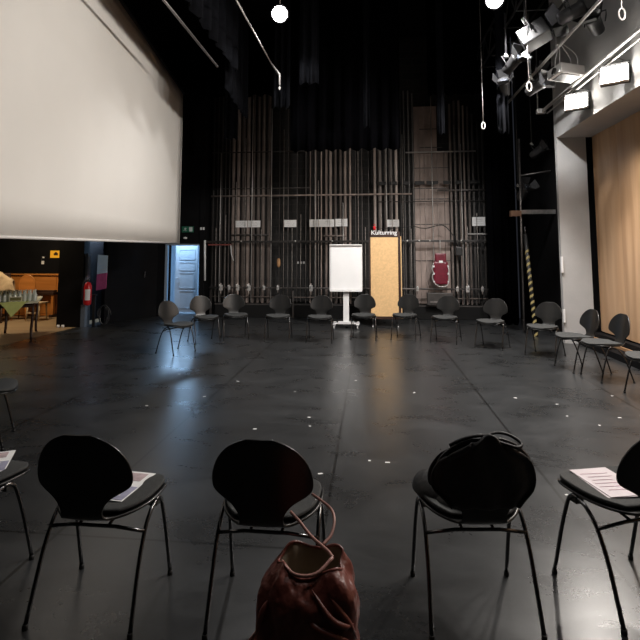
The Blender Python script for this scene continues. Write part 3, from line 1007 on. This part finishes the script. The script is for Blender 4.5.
for i in range(14):
    t = .18 + i * .062
    c_ = a_.lerp(Vector((.065, 0, 0)), t)
    rg = []
    for k_ in range(16):
        an = k_ * 2 * PI / 16
        zo = .035 * math.cos(an + .8)
        rg.append([(c_.x + .038 * math.cos(an), c_.y + .038 * math.sin(an), c_.z + zo - .025), (c_.x - .002 + .038 * math.cos(an), c_.y + .038 * math.sin(an), c_.z + zo + .025)])
    rg.append(rg[0])
    MB().grid(rg).build('tape_band', HAZY, hz)
for z_, h_ in ((1.44, .30), (.50, .24)):
    q = 'upper' if z_ > 1 else 'lower'
    tag(MB().box((3.545, 9.57, z_), (.035, .05, h_), bev=.006).build('switch_strip', WHITE), q + ' narrow white switch strip on the edge of the grey pillar', 'switch')
tag(MB().lathe([(.012, 0), (.02, .02), (.0, .04)], (3.88, 11.3, 2.0), 10).build('indicator_lamp', mat('tiny_lamp', (1, 1, 1), .3, emit=(1, 1, 1), estr=4)), 'tiny lit white indicator in the dark right corner', 'lamp')


# ================================================================== SPOTLIGHTS AND RIG
def spot_body(par, s, m, sq=False):
    """stage spotlight; lens towards local -Y"""
    if sq:
        MB().box((0, 0, 0), (.24 * s, .34 * s, .24 * s), bev=.02).build('lamp_body', m, par)
    else:
        MB().lathe([(.07 * s, -.2 * s), (.10 * s, -.17 * s), (.11 * s, 0), (.115 * s, .12 * s), (.13 * s, .15 * s), (.13 * s, .2 * s)], n=20, M=Matrix.Rotation(R(90), 3, 'X')).build('lamp_body', m, par)
    MB().lathe([(.10 * s, .0), (.07 * s, .02 * s), (.0, .025 * s)], (0, -.19 * s, 0), 18, Matrix.Rotation(R(90), 3, 'X')).build('lens', GLASSM, par)
    MB().tube([(-.15 * s, 0, 0), (-.155 * s, 0, .12 * s), (-.15 * s, 0, .22 * s), (.15 * s, 0, .22 * s), (.155 * s, 0, .12 * s), (.15 * s, 0, 0)], .010 * s, 8).build('yoke', SPOTG, par)
    MB().box((0, 0, .27 * s), (.05 * s, .06 * s, .09 * s), bev=.008).build('clamp', BRIGHT, par)
    for k_ in range(4):
        a = k_ * PI / 2
        M = Matrix.Rotation(a, 3, 'Y')
        pts = [M @ Vector(p) for p in ((-.10 * s, -.20 * s, .12 * s), (.10 * s, -.20 * s, .12 * s), (.13 * s, -.34 * s, .20 * s), (-.13 * s, -.34 * s, .20 * s))]
        off = M @ Vector((0, 0, .006))
        MB().add(pts + [p + off for p in pts], [(0, 1, 2, 3), (7, 6, 5, 4), (0, 4, 5, 1), (1, 5, 6, 2), (2, 6, 7, 3), (3, 7, 4, 0)]).build('barn_door', m, par)


def spotl(loc, rot, s, m, label, sq=False):
    t = thing('stage_spotlight', label, 'spotlight', loc)
    t.rotation_euler = rot
    spot_body(t, s, m, sq)
    # hanger from the clamp up to the bridge
    Mi = Euler(rot).to_matrix().inverted()
    topw = Euler(rot).to_matrix() @ Vector((0, 0, .27 * s))
    if topw.z + loc[2] < 5.58:
        MB().tube([(0, 0, .27 * s), Mi @ Vector((topw.x, topw.y, 5.6 - loc[2]))], .014, 8).build('hanger_rod', SPOTG, t)
    return t


# pipes parallel to the side wall
up = thing('lighting_pipe', 'upper steel double pipe running above the projector', 'pipe', (2.92, 6.2, 4.82))
MB().tube([(0, -4.2, 0), (0, 4.6, 0)], .024, 10).build('pipe', BRIGHT, up)
MB().tube([(.06, -4.2, .045), (.06, 4.6, .045)], .012, 8).build('cable_conduit', STEEL, up)
lo_ = thing('lighting_pipe', 'lower bright steel pipe on the pelmet above the lit floodlights', 'pipe', (3.30, 6.2, 4.36))
MB().tube([(0, -4.2, 0), (0, 3.35, 0)], .030, 10).build('pipe', BRIGHT, lo_)
MB().tube([(.05, -4.2, -.075), (.05, 3.25, -.075)], .013, 8).build('cable_conduit', BRIGHT, lo_)
MB().box((-.02, 3.36, -.0), (.16, .10, .09), bev=.01).build('end_bracket', BRIGHT, lo_)
MB().tube([(-.08, 3.36, .04), (-.08, 3.36, .9)], .014, 8).build('hanger_rod', STEEL, lo_)

# lit floodlights; the last two are unseen, added to even out the screen light
for i, (x_, y_, z_, lab) in enumerate(((3.33, 8.10, 4.10, 'lit floodlight farther along the pelmet, nearer the grey pillar'),
                                        (3.35, 6.90, 4.10, 'lit floodlight nearer the right frame edge on the pelmet'),
                                        (3.35, 5.60, 4.10, 'unseen lit floodlight added on the pelmet just outside the right frame edge'),
                                        (3.35, 4.30, 4.10, 'unseen lit floodlight added on the pelmet farthest from the pillar, outside the frame'))):
    t = thing('floodlight', lab, 'floodlight', (x_, y_, z_))
    rt = Euler((R(-18), 0, R(-32)))
    M = rt.to_matrix()

    def tr3(p):
        return M @ Vector(p)
    def pb_(c, d, bev=.01):
        mb = MB().box(c, d, bev=bev)
        mb.v = [tuple(tr3(v)) for v in mb.v]
        return mb
    pb_((0, .06, 0), (.36, .10, .26)).build('housing', SPOTG, t)
    pb_((0, -.0, 0), (.32, .02, .22), .004).build('lit_glass', LAMPON, t)
    pb_((0, .0, .135), (.38, .05, .012), .003).build('rim', SPOTG, t)
    pb_((0, .0, -.15), (.34, .05, .02), .003).build('lower_fin', BRIGHT, t)
    MB().tube([tr3((-.19, .06, 0)), tr3((-.19, .06, .16)), (0.03, 0.03, .24), tr3((.19, .06, .16)), tr3((.19, .06, 0))], .010, 8).build('yoke', STEEL, t)
    q = light('flood_beam', 'SPOT', (x_ - .10, y_ - .16, z_ + .03), (285, 285, 290, 290)[i], (1, .93, .86), .09, target=(x_ - .75, y_ - .1, z_ - 1.0), parent=t, angle=172, blend=.5)

# work lamps high over the stage
for i, (x_, y_, z_, lab, pw, vis) in enumerate(((-1.42, 7.5, 5.50, 'round lit work lamp hanging high left of the middle border', 230, 1),
                                                 (1.95, 7.5, 5.55, 'work lamp with angular guard at the top edge above the rig', 1000, 0))):
    t = thing('work_lamp', lab, 'lamp', (x_, y_, z_))
    d = Vector((0, 0, 1.6)) - Vector((x_, y_, z_)); d.z -= 2.0
    M = d.to_track_quat('Z', 'Y').to_matrix()
    MB().lathe([(.05, -.16), (.09, -.12), (.14, 0), (.15, .02), (.135, .02)], n=24, M=M).build('reflector_housing', SPOTG, t)
    MB().lathe([(.125, .018), (.11, .035), (.04, .045)], n=24, M=M).build('lit_glass', LAMPON2, t)
    MB().tube([(0, 0, .05), (0, .05, ZT - z_)], .012, 8).build('suspension_rod', STEEL, t)
    if not vis:
        MB().tube([(-.14, -.1, -.0), (0, -.16, -.09), (.12, -.1, .0)], .008, 6).build('guard_wire', BRIGHT, t)
    light('lamp_beam', 'SPOT', (Vector((x_, y_, z_)) + d.normalized() * .20), pw, (1, .97, .95), .09, target=(x_, y_ + 1.3, 0), parent=t, angle=(140, 118)[i], blend=.6)

# thin pipe and hanging rope left of the work lamp
tag(MB().tube([(-1.78, 5.6, 5.05), (-1.78, 9.3, 5.15)], .012, 8).build('lighting_pipe', BRIGHT), 'thin shiny pipe running towards the round work lamp', 'pipe')
rp = thing('hanging_rope', 'short knotted pale rope hanging below the thin pipe end', 'rope', (-1.62, 8.6, 4.62))
MB().tube([(0, 0, .10), (0, 0, .30), (-.16, 0, .52)], [.013, .017, .010], 8).build('rope_strand', BRIGHT, rp)
MB().lathe([(.0, 0), (.022, .02), (.022, .05), (.0, .07)], n=10).build('knot', BRIGHT, rp)
MB().tube([(0, 0, .05), (.01, 0, .12)], .006, 6).build('thread', BRIGHT, rp)


def hook(x, y, z0, z1, label, r=.009, sz=1.0):
    t = thing('safety_cable', label, 'cable', (x, y, z0))
    MB().tube([(0, 0, .14 * sz), (0, 0, min(.8, z1 - z0))], r * .8, 8).build('wire', STEEL, t)
    MB().tube([(0, 0, .8), (0, 0, z1 - z0)], r * .45, 6).build('thin_wire', STEEL, t)
    MB().tube([(.035 * sz * math.cos(a), 0, .07 * sz + .07 * sz * math.sin(a)) for a in [k_ * 2 * PI / 14 for k_ in range(14)]], .010 * sz, 8, closed=True).build('loop', BRIGHT, t)


hook(2.38, 7.4, 4.05, ZT, 'hanging cable with oval loop left of the projector')
hook(1.93, 8.4, 3.75, ZT, 'thin hanging cable with faint loop before the right bays', .006, .8)
hook(2.63, 5.2, 4.05, ZT, 'hanging cable with oval loop right above the projector', .009, .9)

# spotlights
spotl((2.52, 7.50, 4.95), (R(-25), R(10), R(62)), 1.2, SPOTB, 'large black boxy spotlight on the rig left of the upper pipe', True)
spotl((2.30, 7.95, 4.68), (R(-30), 0, R(30)), .8, SPOTB, 'small black spotlight hanging leftmost in the rig')
spotl((2.34, 8.55, 4.50), (R(-35), 0, R(-20)), .8, SPOTB, 'black spotlight hanging lowest in the rig')
spotl((2.66, 8.0, 4.30), (R(-20), 0, R(40)), .75, SPOTG, 'small grey spotlight under the upper pipe left of the projector')
spotl((2.84, 6.95, 5.0), (R(-20), 0, R(70)), .9, SPOTG, 'grey spotlight behind the upper pipe over the projector')
spotl((2.62, 6.2, 5.05), (R(-30), 0, R(20)), .9, SPOTB, 'black spotlight near the top edge left of the pipe')
spotl((3.22, 7.1, 4.9), (R(-20), 0, R(-40)), .9, SPOTB, 'black spotlight near the top right, right of the upper pipe')
spotl((3.05, 8.9, 4.75), (R(-20), 0, R(10)), .85, SPOTG, 'grey spotlight deepest in the rig above the pillar')
spotl((3.62, 10.9, 3.85), (R(-30), 0, R(50)), .8, SPOTG, 'spotlight in the right corner above the cross pipe')
spotl((3.30, 10.9, 2.95), (R(-40), 0, R(20)), .9, SPOTG, 'spotlight in the right corner between pipe and beam')
spotl((3.25, 5.6, 4.85), (R(-20), 0, R(50)), .8, SPOTB, 'black spotlight in the top right picture corner')
# bridge ladder frame behind the rig
lb_ = thing('lighting_bridge', 'dark steel lighting bridge frame above the right side', 'rig', (2.75, 7, 5.35))
for x_ in (-.35, .35):
    for z_ in (.25, .75):
        MB().tube([(x_, -4, z_), (x_, 3.6, z_)], .022, 8).build('chord_tube', SPOTB, lb_)
for i in range(13):
    yy = -3.8 + i * .6
    MB().tube([(-.35, yy, .25), (-.35, yy + .3, .75), (-.35, yy + .6, .25)], .012, 6).build('lattice_brace', SPOTB, lb_)
    MB().tube([(-.35, yy, .25), (.35, yy, .25)], .012, 6).build('cross_tube', SPOTB, lb_)

# projector
pr_ = thing('ceiling_projector', 'white box projector hanging from the upper pipe by wire', 'projector', (2.99, 7.6, 4.38))
MB().box((0, 0, 0), (.40, .34, .15), rot=(R(-4), R(4), R(14)), bev=.02).build('projector_body', WHITE, pr_)
MB().lathe([(.05, 0), (.05, .03), (.03, .032)], (-.19, -.08, .0), 16, Matrix.Rotation(R(-76), 3, 'Y')).build('lens', SPOTB, pr_)
MB().box((0, 0, -.078), (.30, .24, .008), rot=(R(-4), R(4), R(14))).build('bottom_plate', SPOTG, pr_)
for k_, (a, b) in enumerate(((-.12, -.1), (.14, -.1), (.12, .1), (-.12, .1))):
    MB().tube(smoothp([(a, b, .07), (a * .9, b * .8, .25), (a * .3 - .05, b * .3, .42), (-.09, 0, .52)], 3), .007, 6).build('suspension_wire', WHITE, pr_)
MB().box((-.09, 0, .50), (.07, .07, .12), bev=.01).build('pipe_clamp', BRIGHT, pr_)

# ================================================================== CHAIRS
SECT = [(.252, .428, .060), (.246, .432, .125), (.232, .436, .170), (.205, .439, .208), (.165, .440, .230), (.12, .440, .237), (.07, .438, .235), (.02, .437, .230), (-.03, .437, .219),
        (-.075, .438, .198), (-.115, .440, .170), (-.148, .443, .138), (-.175, .449, .111), (-.195, .460, .098), (-.206, .480, .093), (-.212, .505, .096), (-.217, .532, .110), (-.221, .558, .136),
        (-.225, .578, .178), (-.228, .596, .208), (-.232, .616, .221), (-.238, .655, .222), (-.246, .700, .212), (-.253, .745, .191), (-.260, .788, .155), (-.264, .818, .113), (-.266, .838, .055)]


def chair_shell():
    P = []
    n = 12
    for i, (y_, z_, hw) in enumerate(SECT):
        row = []
        back = max(0, min(1, (z_ - .46) / .12))
        for j in range(n + 1):
            t = -1 + 2 * j / n
            x_ = hw * math.sin(t * PI / 2)
            xr = x_ / .21
            yy = y_ + .042 * back * xr * xr
            zz = z_ + (1 - back) * .016 * xr * xr
            row.append((x_, yy, zz))
        P.append(row)
    return MB().grid(P)


def make_chair():
    t = thing('shell_chair', '', 'chair')
    o = chair_shell().build('shell', SHELL, t)
    s = o.modifiers.new('s', 'SOLIDIFY'); s.thickness = .012; s.offset = 0
    s = o.modifiers.new('b', 'SUBSURF'); s.levels = 1; s.render_levels = 1
    # pad
    P = []
    for (y_, z_, hw) in SECT[0:12]:
        row = []
        for j in range(13):
            tt = -1 + 2 * j / 12
            x_ = hw * .96 * math.sin(tt * PI / 2)
            xr = x_ / .21
            row.append((x_, y_ * .97, z_ + .012 + .016 * xr * xr + .004))
        P.append(row)
    o = MB().grid(P).build('seat_pad', PAD, t)
    s = o.modifiers.new('s', 'SOLIDIFY'); s.thickness = .016; s.offset = 1 if o.data.polygons[0].normal.z > 0 else -1
    s = o.modifiers.new('b', 'SUBSURF'); s.levels = 1; s.render_levels = 1
    for sx in (-1, 1):
        fr = smoothp([(sx * .236, .212, .012), (sx * .232, .150, .26), (sx * .228, .108, .395), (sx * .226, .088, .428), (sx * .226, .062, .442), (sx * .226, .04, .440)], 4)
        rr = smoothp([(sx * .226, .04, .440), (sx * .226, -.01, .420), (sx * .226, -.06, .375), (sx * .228, -.105, .30), (sx * .230, -.145, .20), (sx * .236, -.205, .012)], 4)
        for pts, f in ((fr, fr[0]), (rr, rr[-1])):
            lg = MB().tube(pts, .0095, 10).build('leg', TUBE, t)
            MB().tube([(f[0], f[1], 0), (f[0], f[1], .022)], .0125, 10).build('foot_cap', RUBBER, lg)
        MB().box((sx * .205, .075, .418), (.045, .05, .026), bev=.006).build('seat_bracket', RUBBER, t)
    MB().tube([(-.227, -.078, .360), (-.1, -.10, .385), (.1, -.10, .385), (.227, -.078, .360)], .008, 8).build('crossbar', TUBE, t)
    MB().tube([(-.22, .08, .415), (.22, .08, .415)], .008, 8).build('crossbar', TUBE, t)
    for sx in (-1, 1):
        MB().tube([(sx * .07, .08, .417), (sx * .07, -.10, .390)], .007, 8).build('seat_support', TUBE, t)
    return t


chair0 = make_chair()
used = [False]


def chair(x, y, deg, label, group):
    """deg: facing direction, 0 = +Y (towards the back wall), positive to the left"""
    c = chair0 if not used[0] else copy_tree(chair0)
    used[0] = True
    c.location = (x, y, 0)
    c.rotation_euler = (0, 0, R(deg))
    c['label'] = label
    c['group'] = group
    return c


NG = 'row of black chairs nearest the camera, backs turned'
chair(-1.255, 2.32, 0, 'black shell chair with leaflet on its seat, between frame-cut chair and leather bag chair', NG)
chair(-.468, 2.345, 0, 'black shell chair right behind the red-brown leather bag', NG)
chair(.455, 2.46, 6, 'black shell chair with a black jacket over its backrest', NG)
chair(1.21, 2.62, 20, 'black shell chair with pale pink sheets on its seat at right frame edge', NG)
chair(-2.08, 2.43, -14, 'black shell chair mostly cut off at lower left, leaflet on its seat', NG)
chair(-3.33, 4.02, -62, 'black shell chair at left frame edge, only its empty seat showing', 'left side chairs')
FG = 'far ring of black chairs facing the camera'


def face(x, y, tx=.2, ty=5.4):
    return math.degrees(math.atan2(-(tx - x), (ty - y)))


far = [(-3.24, 8.05, -116, 'far ring chair seen from the side in front of the blue doorway'),
       (-3.12, 9.10, -140, 'far ring chair with turned back, second from the left, right of the blue doorway'),
       (-2.64, 9.50, -156, 'far ring chair with shiny grey backrest, third from the left'),
       (-1.76, 9.42, -178, 'far ring chair facing straight out midway between blue doorway and flipchart'),
       (-.95, 9.35, 179, 'far ring chair directly left of the flipchart'),
       (-.13, 9.72, 176, 'far ring chair between flipchart and pinboard'),
       (.68, 9.80, 160, 'far ring chair overlapping the right edge of the pinboard'),
       (1.40, 9.52, 158, 'far ring chair below the dark red case'),
       (2.12, 9.02, 148, 'far ring chair below the rightmost back wall sign'),
       (2.80, 8.42, 140, 'far ring chair in front of the dark right corner'),
       (2.92, 7.45, 100, 'chair at the foot of the grey pillar'),
       (3.07, 6.93, 97, 'complete chair in front of the wooden wall'),
       (3.18, 6.02, 93, 'chair cut off at the right frame edge before the wooden wall')]
for x_, y_, a_, lab in far:
    chair(x_, y_, a_, lab, FG)


# leaflets
def leaflet(x, y, z, rz, label, m=PAPER, wd=.21, hh=.297, photo=False, tilt=(0, 0), n=1):
    t = thing('leaflet', label, 'leaflet', (x, y, z), rz)
    t.rotation_euler = (tilt[0], tilt[1], rz)
    for k_ in range(n):
        MB().box((.006 * k_, .004 * k_, .0015 + k_ * .003), (wd, hh, .0022), rot=(0, 0, .05 * k_)).build('sheet', m, t)
    zt_ = .004 + (n - 1) * .003
    if photo:
        LV = mat('lavender_print', (.36, .36, .50), .5, noise=.35, nscale=14)
        MB().box((0, -.075, zt_), (.20, .13, .0012)).build('printed_field', LV, t)
        MB().box((.0, .09, zt_), (.15, .08, .0012)).build('printed_picture', mat('warm_print', (.62, .48, .50), .5, noise=.4, nscale=22), t)
        for z_ in (-.03, -.05, -.10):
            MB().box((.0, z_, zt_ + .001), (.13, .007, .001)).build('print_line', WHITE, t)
    else:
        for r_ in range(6):
            MB().box((-.01 + .01 * (r_ % 2), .09 - r_ * .035, zt_ + .0005), (.15 - .02 * (r_ % 3), .003, .0008)).build('print_line', mat('pale_pink_print', (.62, .40, .48), .7), t)
    return t


SZ = .475
leaflet(-1.235, 2.41, SZ, R(-6), 'lavender leaflet lying on the seat of the second chair from left', photo=True)
leaflet(-2.08, 2.58, SZ, R(28), 'lavender leaflet lying on the chair seat at the left frame edge', photo=True)
leaflet(1.165, 2.68, SZ, R(12), 'pale pink printed sheets lying on the chair seat at right frame edge', PINK, n=2)

# orange cloth bag on chair 2 seat
ob_ = thing('small_pouch', 'small orange and black pouch on the seat behind the bag chair backrest', 'pouch', (-.615, 2.40, .472))
MB().box((-.05, 0, .035), (.06, .14, .07), rot=(0, .3, .2), bev=.02).build('orange_side', ORANGE, ob_)
MB().box((.03, -.02, .025), (.14, .14, .05), rot=(0, 0, .2), bev=.02).build('black_side', JACKET, ob_)

# black jacket draped over chair 3's backrest
jk = thing('black_jacket', 'black jacket hung over the backrest of the right middle chair', 'jacket', (.455, 2.46, 0), R(6))
P = []
BK = [(z_, hw, y_) for (y_, z_, hw) in SECT if z_ > .50]


def back_at(z):
    for (za, ha, ya), (zb, hb, yb) in zip(BK, BK[1:]):
        if za <= z <= zb:
            k_ = (z - za) / (zb - za)
            return ha + (hb - ha) * k_, ya + (yb - ya) * k_
    return (BK[-1][1], BK[-1][2]) if z > BK[-1][0] else (BK[0][1], BK[0][2])


# rear face -> over the top -> front face, following the outline of the backrest
ZR = [.53, .57, .60, .63, .67, .71, .76, .806, .836, .850]
for i in range(25):
    t = -1 + 2 * i / 24
    row = []
    for z_ in ZR:
        hw, yb = back_at(z_)
        hw = max(hw + .003, .125 + .02 * math.sin(z_ * 40) if z_ < .62 else .08)
        x_ = hw * math.sin(t * PI / 2)
        zz = z_ - (.05 * t * t if z_ > .79 else 0)
        if z_ > .81:
            zz += .012 * math.sin(t * 6 + 1)
        row.append((x_, yb - .020 + .042 * (x_ / .21) ** 2 - .008 * math.sin(t * 12 + z_ * 14), zz))
    for z_ in ZR[::-1][1:8]:
        hw, yb = back_at(z_)
        x_ = (hw + .006) * math.sin(t * PI / 2)
        row.append((x_, yb + .022 + .042 * (x_ / .21) ** 2 + .01 * abs(math.sin(t * 10 + z_ * 9)), z_ - (.05 * t * t if z_ > .78 else 0) + (.012 * math.sin(t * 6 + 1) if z_ > .80 else 0)))
    P.append(row)
o = MB().grid(P).build('jacket_body', JACKET, jk)
s_ = o.modifiers.new('s', 'SOLIDIFY'); s_.thickness = .010
o.modifiers.new('b', 'SUBSURF').render_levels = 1
# collar roll on top, lying loop
MB().tube(smoothp([(.0, -.245, .838), (.05, -.228, .846), (.10, -.225, .838), (.14, -.23, .818), (.15, -.252, .804), (.12, -.272, .802), (.06, -.275, .820), (.02, -.27, .832), (.0, -.245, .838)], 4), .0065, 8).build('collar', JACKET, jk)
MB().tube(smoothp([(-.15, -.23, .795), (-.10, -.248, .826), (-.04, -.254, .842), (.02, -.25, .842)], 4), .007, 8).build('shoulder_fold', JACKET, jk)
# sleeve lump sticking out left on the seat and bulk lying on the seat
lump = []
for i in range(13):
    a = i / 12 * PI
    lump.append([(-.15 + .10 * math.cos(b) * math.sin(a), .10 + .13 * math.cos(a), .470 + .05 * abs(math.sin(b)) * math.sin(a) * 1.6) for b in [k_ * PI / 8 for k_ in range(9)]])
MB().grid(lump).build('sleeve', JACKET, jk)
bulk = []
for i in range(13):
    a = i / 12 * PI
    bulk.append([(.01 + .195 * math.cos(b) * math.sin(a), .03 + .175 * math.cos(a), .466 + .085 * abs(math.sin(b)) * math.sin(a) + .01 * math.sin(3 * b + 5 * a)) for b in [k_ * PI / 10 for k_ in range(11)]])
MB().grid(bulk).build('jacket_skirt', JACKET, jk)

# ================================================================== LEATHER BAG
bg = thing('leather_bag', 'red-brown leather bag with open top in the foreground', 'bag', (-.222, 1.77, 0), R(2))
bg.scale = (1, 1, 1.025)


def bag_ring(z, hx, hy, cx=0, cy=0, w=0.0, ph=0, lift=0.0, n=40, e=2.6):
    pts = []
    for k_ in range(n):
        a = 2 * PI * k_ / n
        c_, s__ = math.cos(a), math.sin(a)
        x_ = hx * math.copysign(abs(c_) ** (2 / e), c_)
        y_ = hy * math.copysign(abs(s__) ** (2 / e), s__)
        f_ = 1 + w * math.sin(5 * a + ph) + w * .6 * math.sin(9 * a + 2 * ph)
        pts.append((cx + x_ * f_, cy + y_ * f_, z + lift * s__ + w * .25 * math.sin(4 * a + ph)))
    return pts + [pts[0]]


rings = [bag_ring(.004, .13, .09), bag_ring(.015, .160, .112), bag_ring(.06, .172, .122, w=.01), bag_ring(.14, .174, .125, w=.015, ph=1), bag_ring(.22, .174, .124, w=.018, ph=2),
         bag_ring(.30, .172, .120, w=.022, ph=2.6), bag_ring(.37, .174, .118, w=.032, ph=3), bag_ring(.42, .170, .114, .002, w=.04, ph=3.6), bag_ring(.455, .170, .110, .004, w=.05, ph=4.2, lift=.004),
         bag_ring(.485, .160, .102, .004, w=.045, ph=4.6, lift=.012), bag_ring(.515, .138, .086, .006, w=.045, ph=5, lift=.015), bag_ring(.540, .108, .062, .010, .012, w=.05, ph=5.2, lift=.016)]
o = MB().grid(rings).build('bag_body', LEATHER, bg)
ss = o.modifiers.new('b', 'SUBSURF'); ss.levels = 2; ss.render_levels = 3
tx = bpy.data.textures.new('crumple', 'CLOUDS'); tx.noise_scale = .075; tx.noise_depth = 2
dm = o.modifiers.new('d', 'DISPLACE'); dm.texture = tx; dm.strength = .022; dm.mid_level = .5
inn = [bag_ring(.540, .108, .062, .010, .012, w=.05, ph=5.2, lift=.016), bag_ring(.525, .097, .052, .010, .012, w=.05, ph=5.2, lift=.014), bag_ring(.47, .092, .055, .008, .008, w=.05, ph=5), bag_ring(.43, .085, .05), bag_ring(.425, .01, .01)]
o = MB().grid(inn).build('bag_lining', LINING, bg)
o.modifiers.new('b', 'SUBSURF').render_levels = 1
rim = bag_ring(.542, .108, .062, .010, .012, w=.05, ph=5.2, lift=.016)[:-1]
MB().tube(rim, .0050, 8, closed=True).build('rolled_rim', LEATHER, bg)
# folds hanging over the front right
for k_, pts in enumerate((((.02, -.08, .50), (.06, -.105, .46), (.09, -.11, .43), (.13, -.10, .41), (.155, -.07, .40)),
                          ((-.02, -.09, .45), (.03, -.115, .415), (.09, -.12, .395), (.14, -.10, .37)),
                          ((.07, -.08, .49), (.11, -.09, .45), (.145, -.08, .40), (.165, -.06, .35)),
                          ((-.12, -.06, .46), (-.145, -.075, .42), (-.16, -.08, .36)))):
    MB().tube(smoothp(pts, 4), [.002 + .009 * math.sin(PI * q / (4 * (len(pts) - 1))) for q in range(4 * (len(pts) - 1) + 1)], 8).build('leather_fold', LEATHER, bg)
# drawstring strap looping up and to the left
MB().tube(smoothp([(.085, .0, .556), (.07, .03, .556), (.05, .05, .560), (.0, .10, .570), (-.045, .15, .590), (-.085, .19, .605)], 5), .0055, 8).build('strap', STRAPM, bg)
MB().tube(smoothp([(.045, .06, .560), (.075, .10, .575), (.085, .15, .60), (.07, .20, .615), (.03, .25, .62), (-.01, .30, .62)], 5), .0055, 8).build('strap', STRAPM, bg)
MB().tube(smoothp([(-.09, .0, .538), (-.04, -.058, .532), (.03, -.055, .534), (.085, .0, .556)], 5), .0055, 8).build('strap', STRAPM, bg)
for dx in (0, .014, .028):
    MB().tube(smoothp([(-.15 - dx, .02, .30), (-.195 - dx, -.01, .25), (-.215 - dx * .6, -.03, .15), (-.20 - dx, -.04, .02)], 5), .006, 8).build('side_cord', STRAPM, bg)

# ================================================================== FLOOR TAPE MARKS
for (x_, y_, a_) in [(-.02, 4.02, 0), (.12, 4.0, 0), (-1.08, 4.62, 10), (-.58, 4.75, 0), (-.62, 5.0, 0), (-.38, 3.75, 20), (-1.9, 5.6, 30), (-1.7, 6.3, 0), (-.9, 5.9, 0),
                    (1.95, 5.3, 30), (2.15, 5.05, 50), (2.0, 5.7, 20), (2.45, 5.3, 0), (2.75, 6.1, 0), (1.62, 5.9, 0), (-.2, 6.5, 0), (-2.4, 5.2, 0), (.5, 6.0, 40), (1.3, 3.6, 20), (-2.6, 6.6, 10)]:
    o = MB().box((0, 0, .0008), (random.uniform(.018, .04), random.uniform(.012, .02), .0016)).build('tape_mark', WHITE)
    o.location = (x_, y_, 0)
    o.rotation_euler = (0, 0, R(a_))
    tag(o, 'tiny white tape mark stuck on the black stage floor', 'tape', 'tape marks on the stage floor')
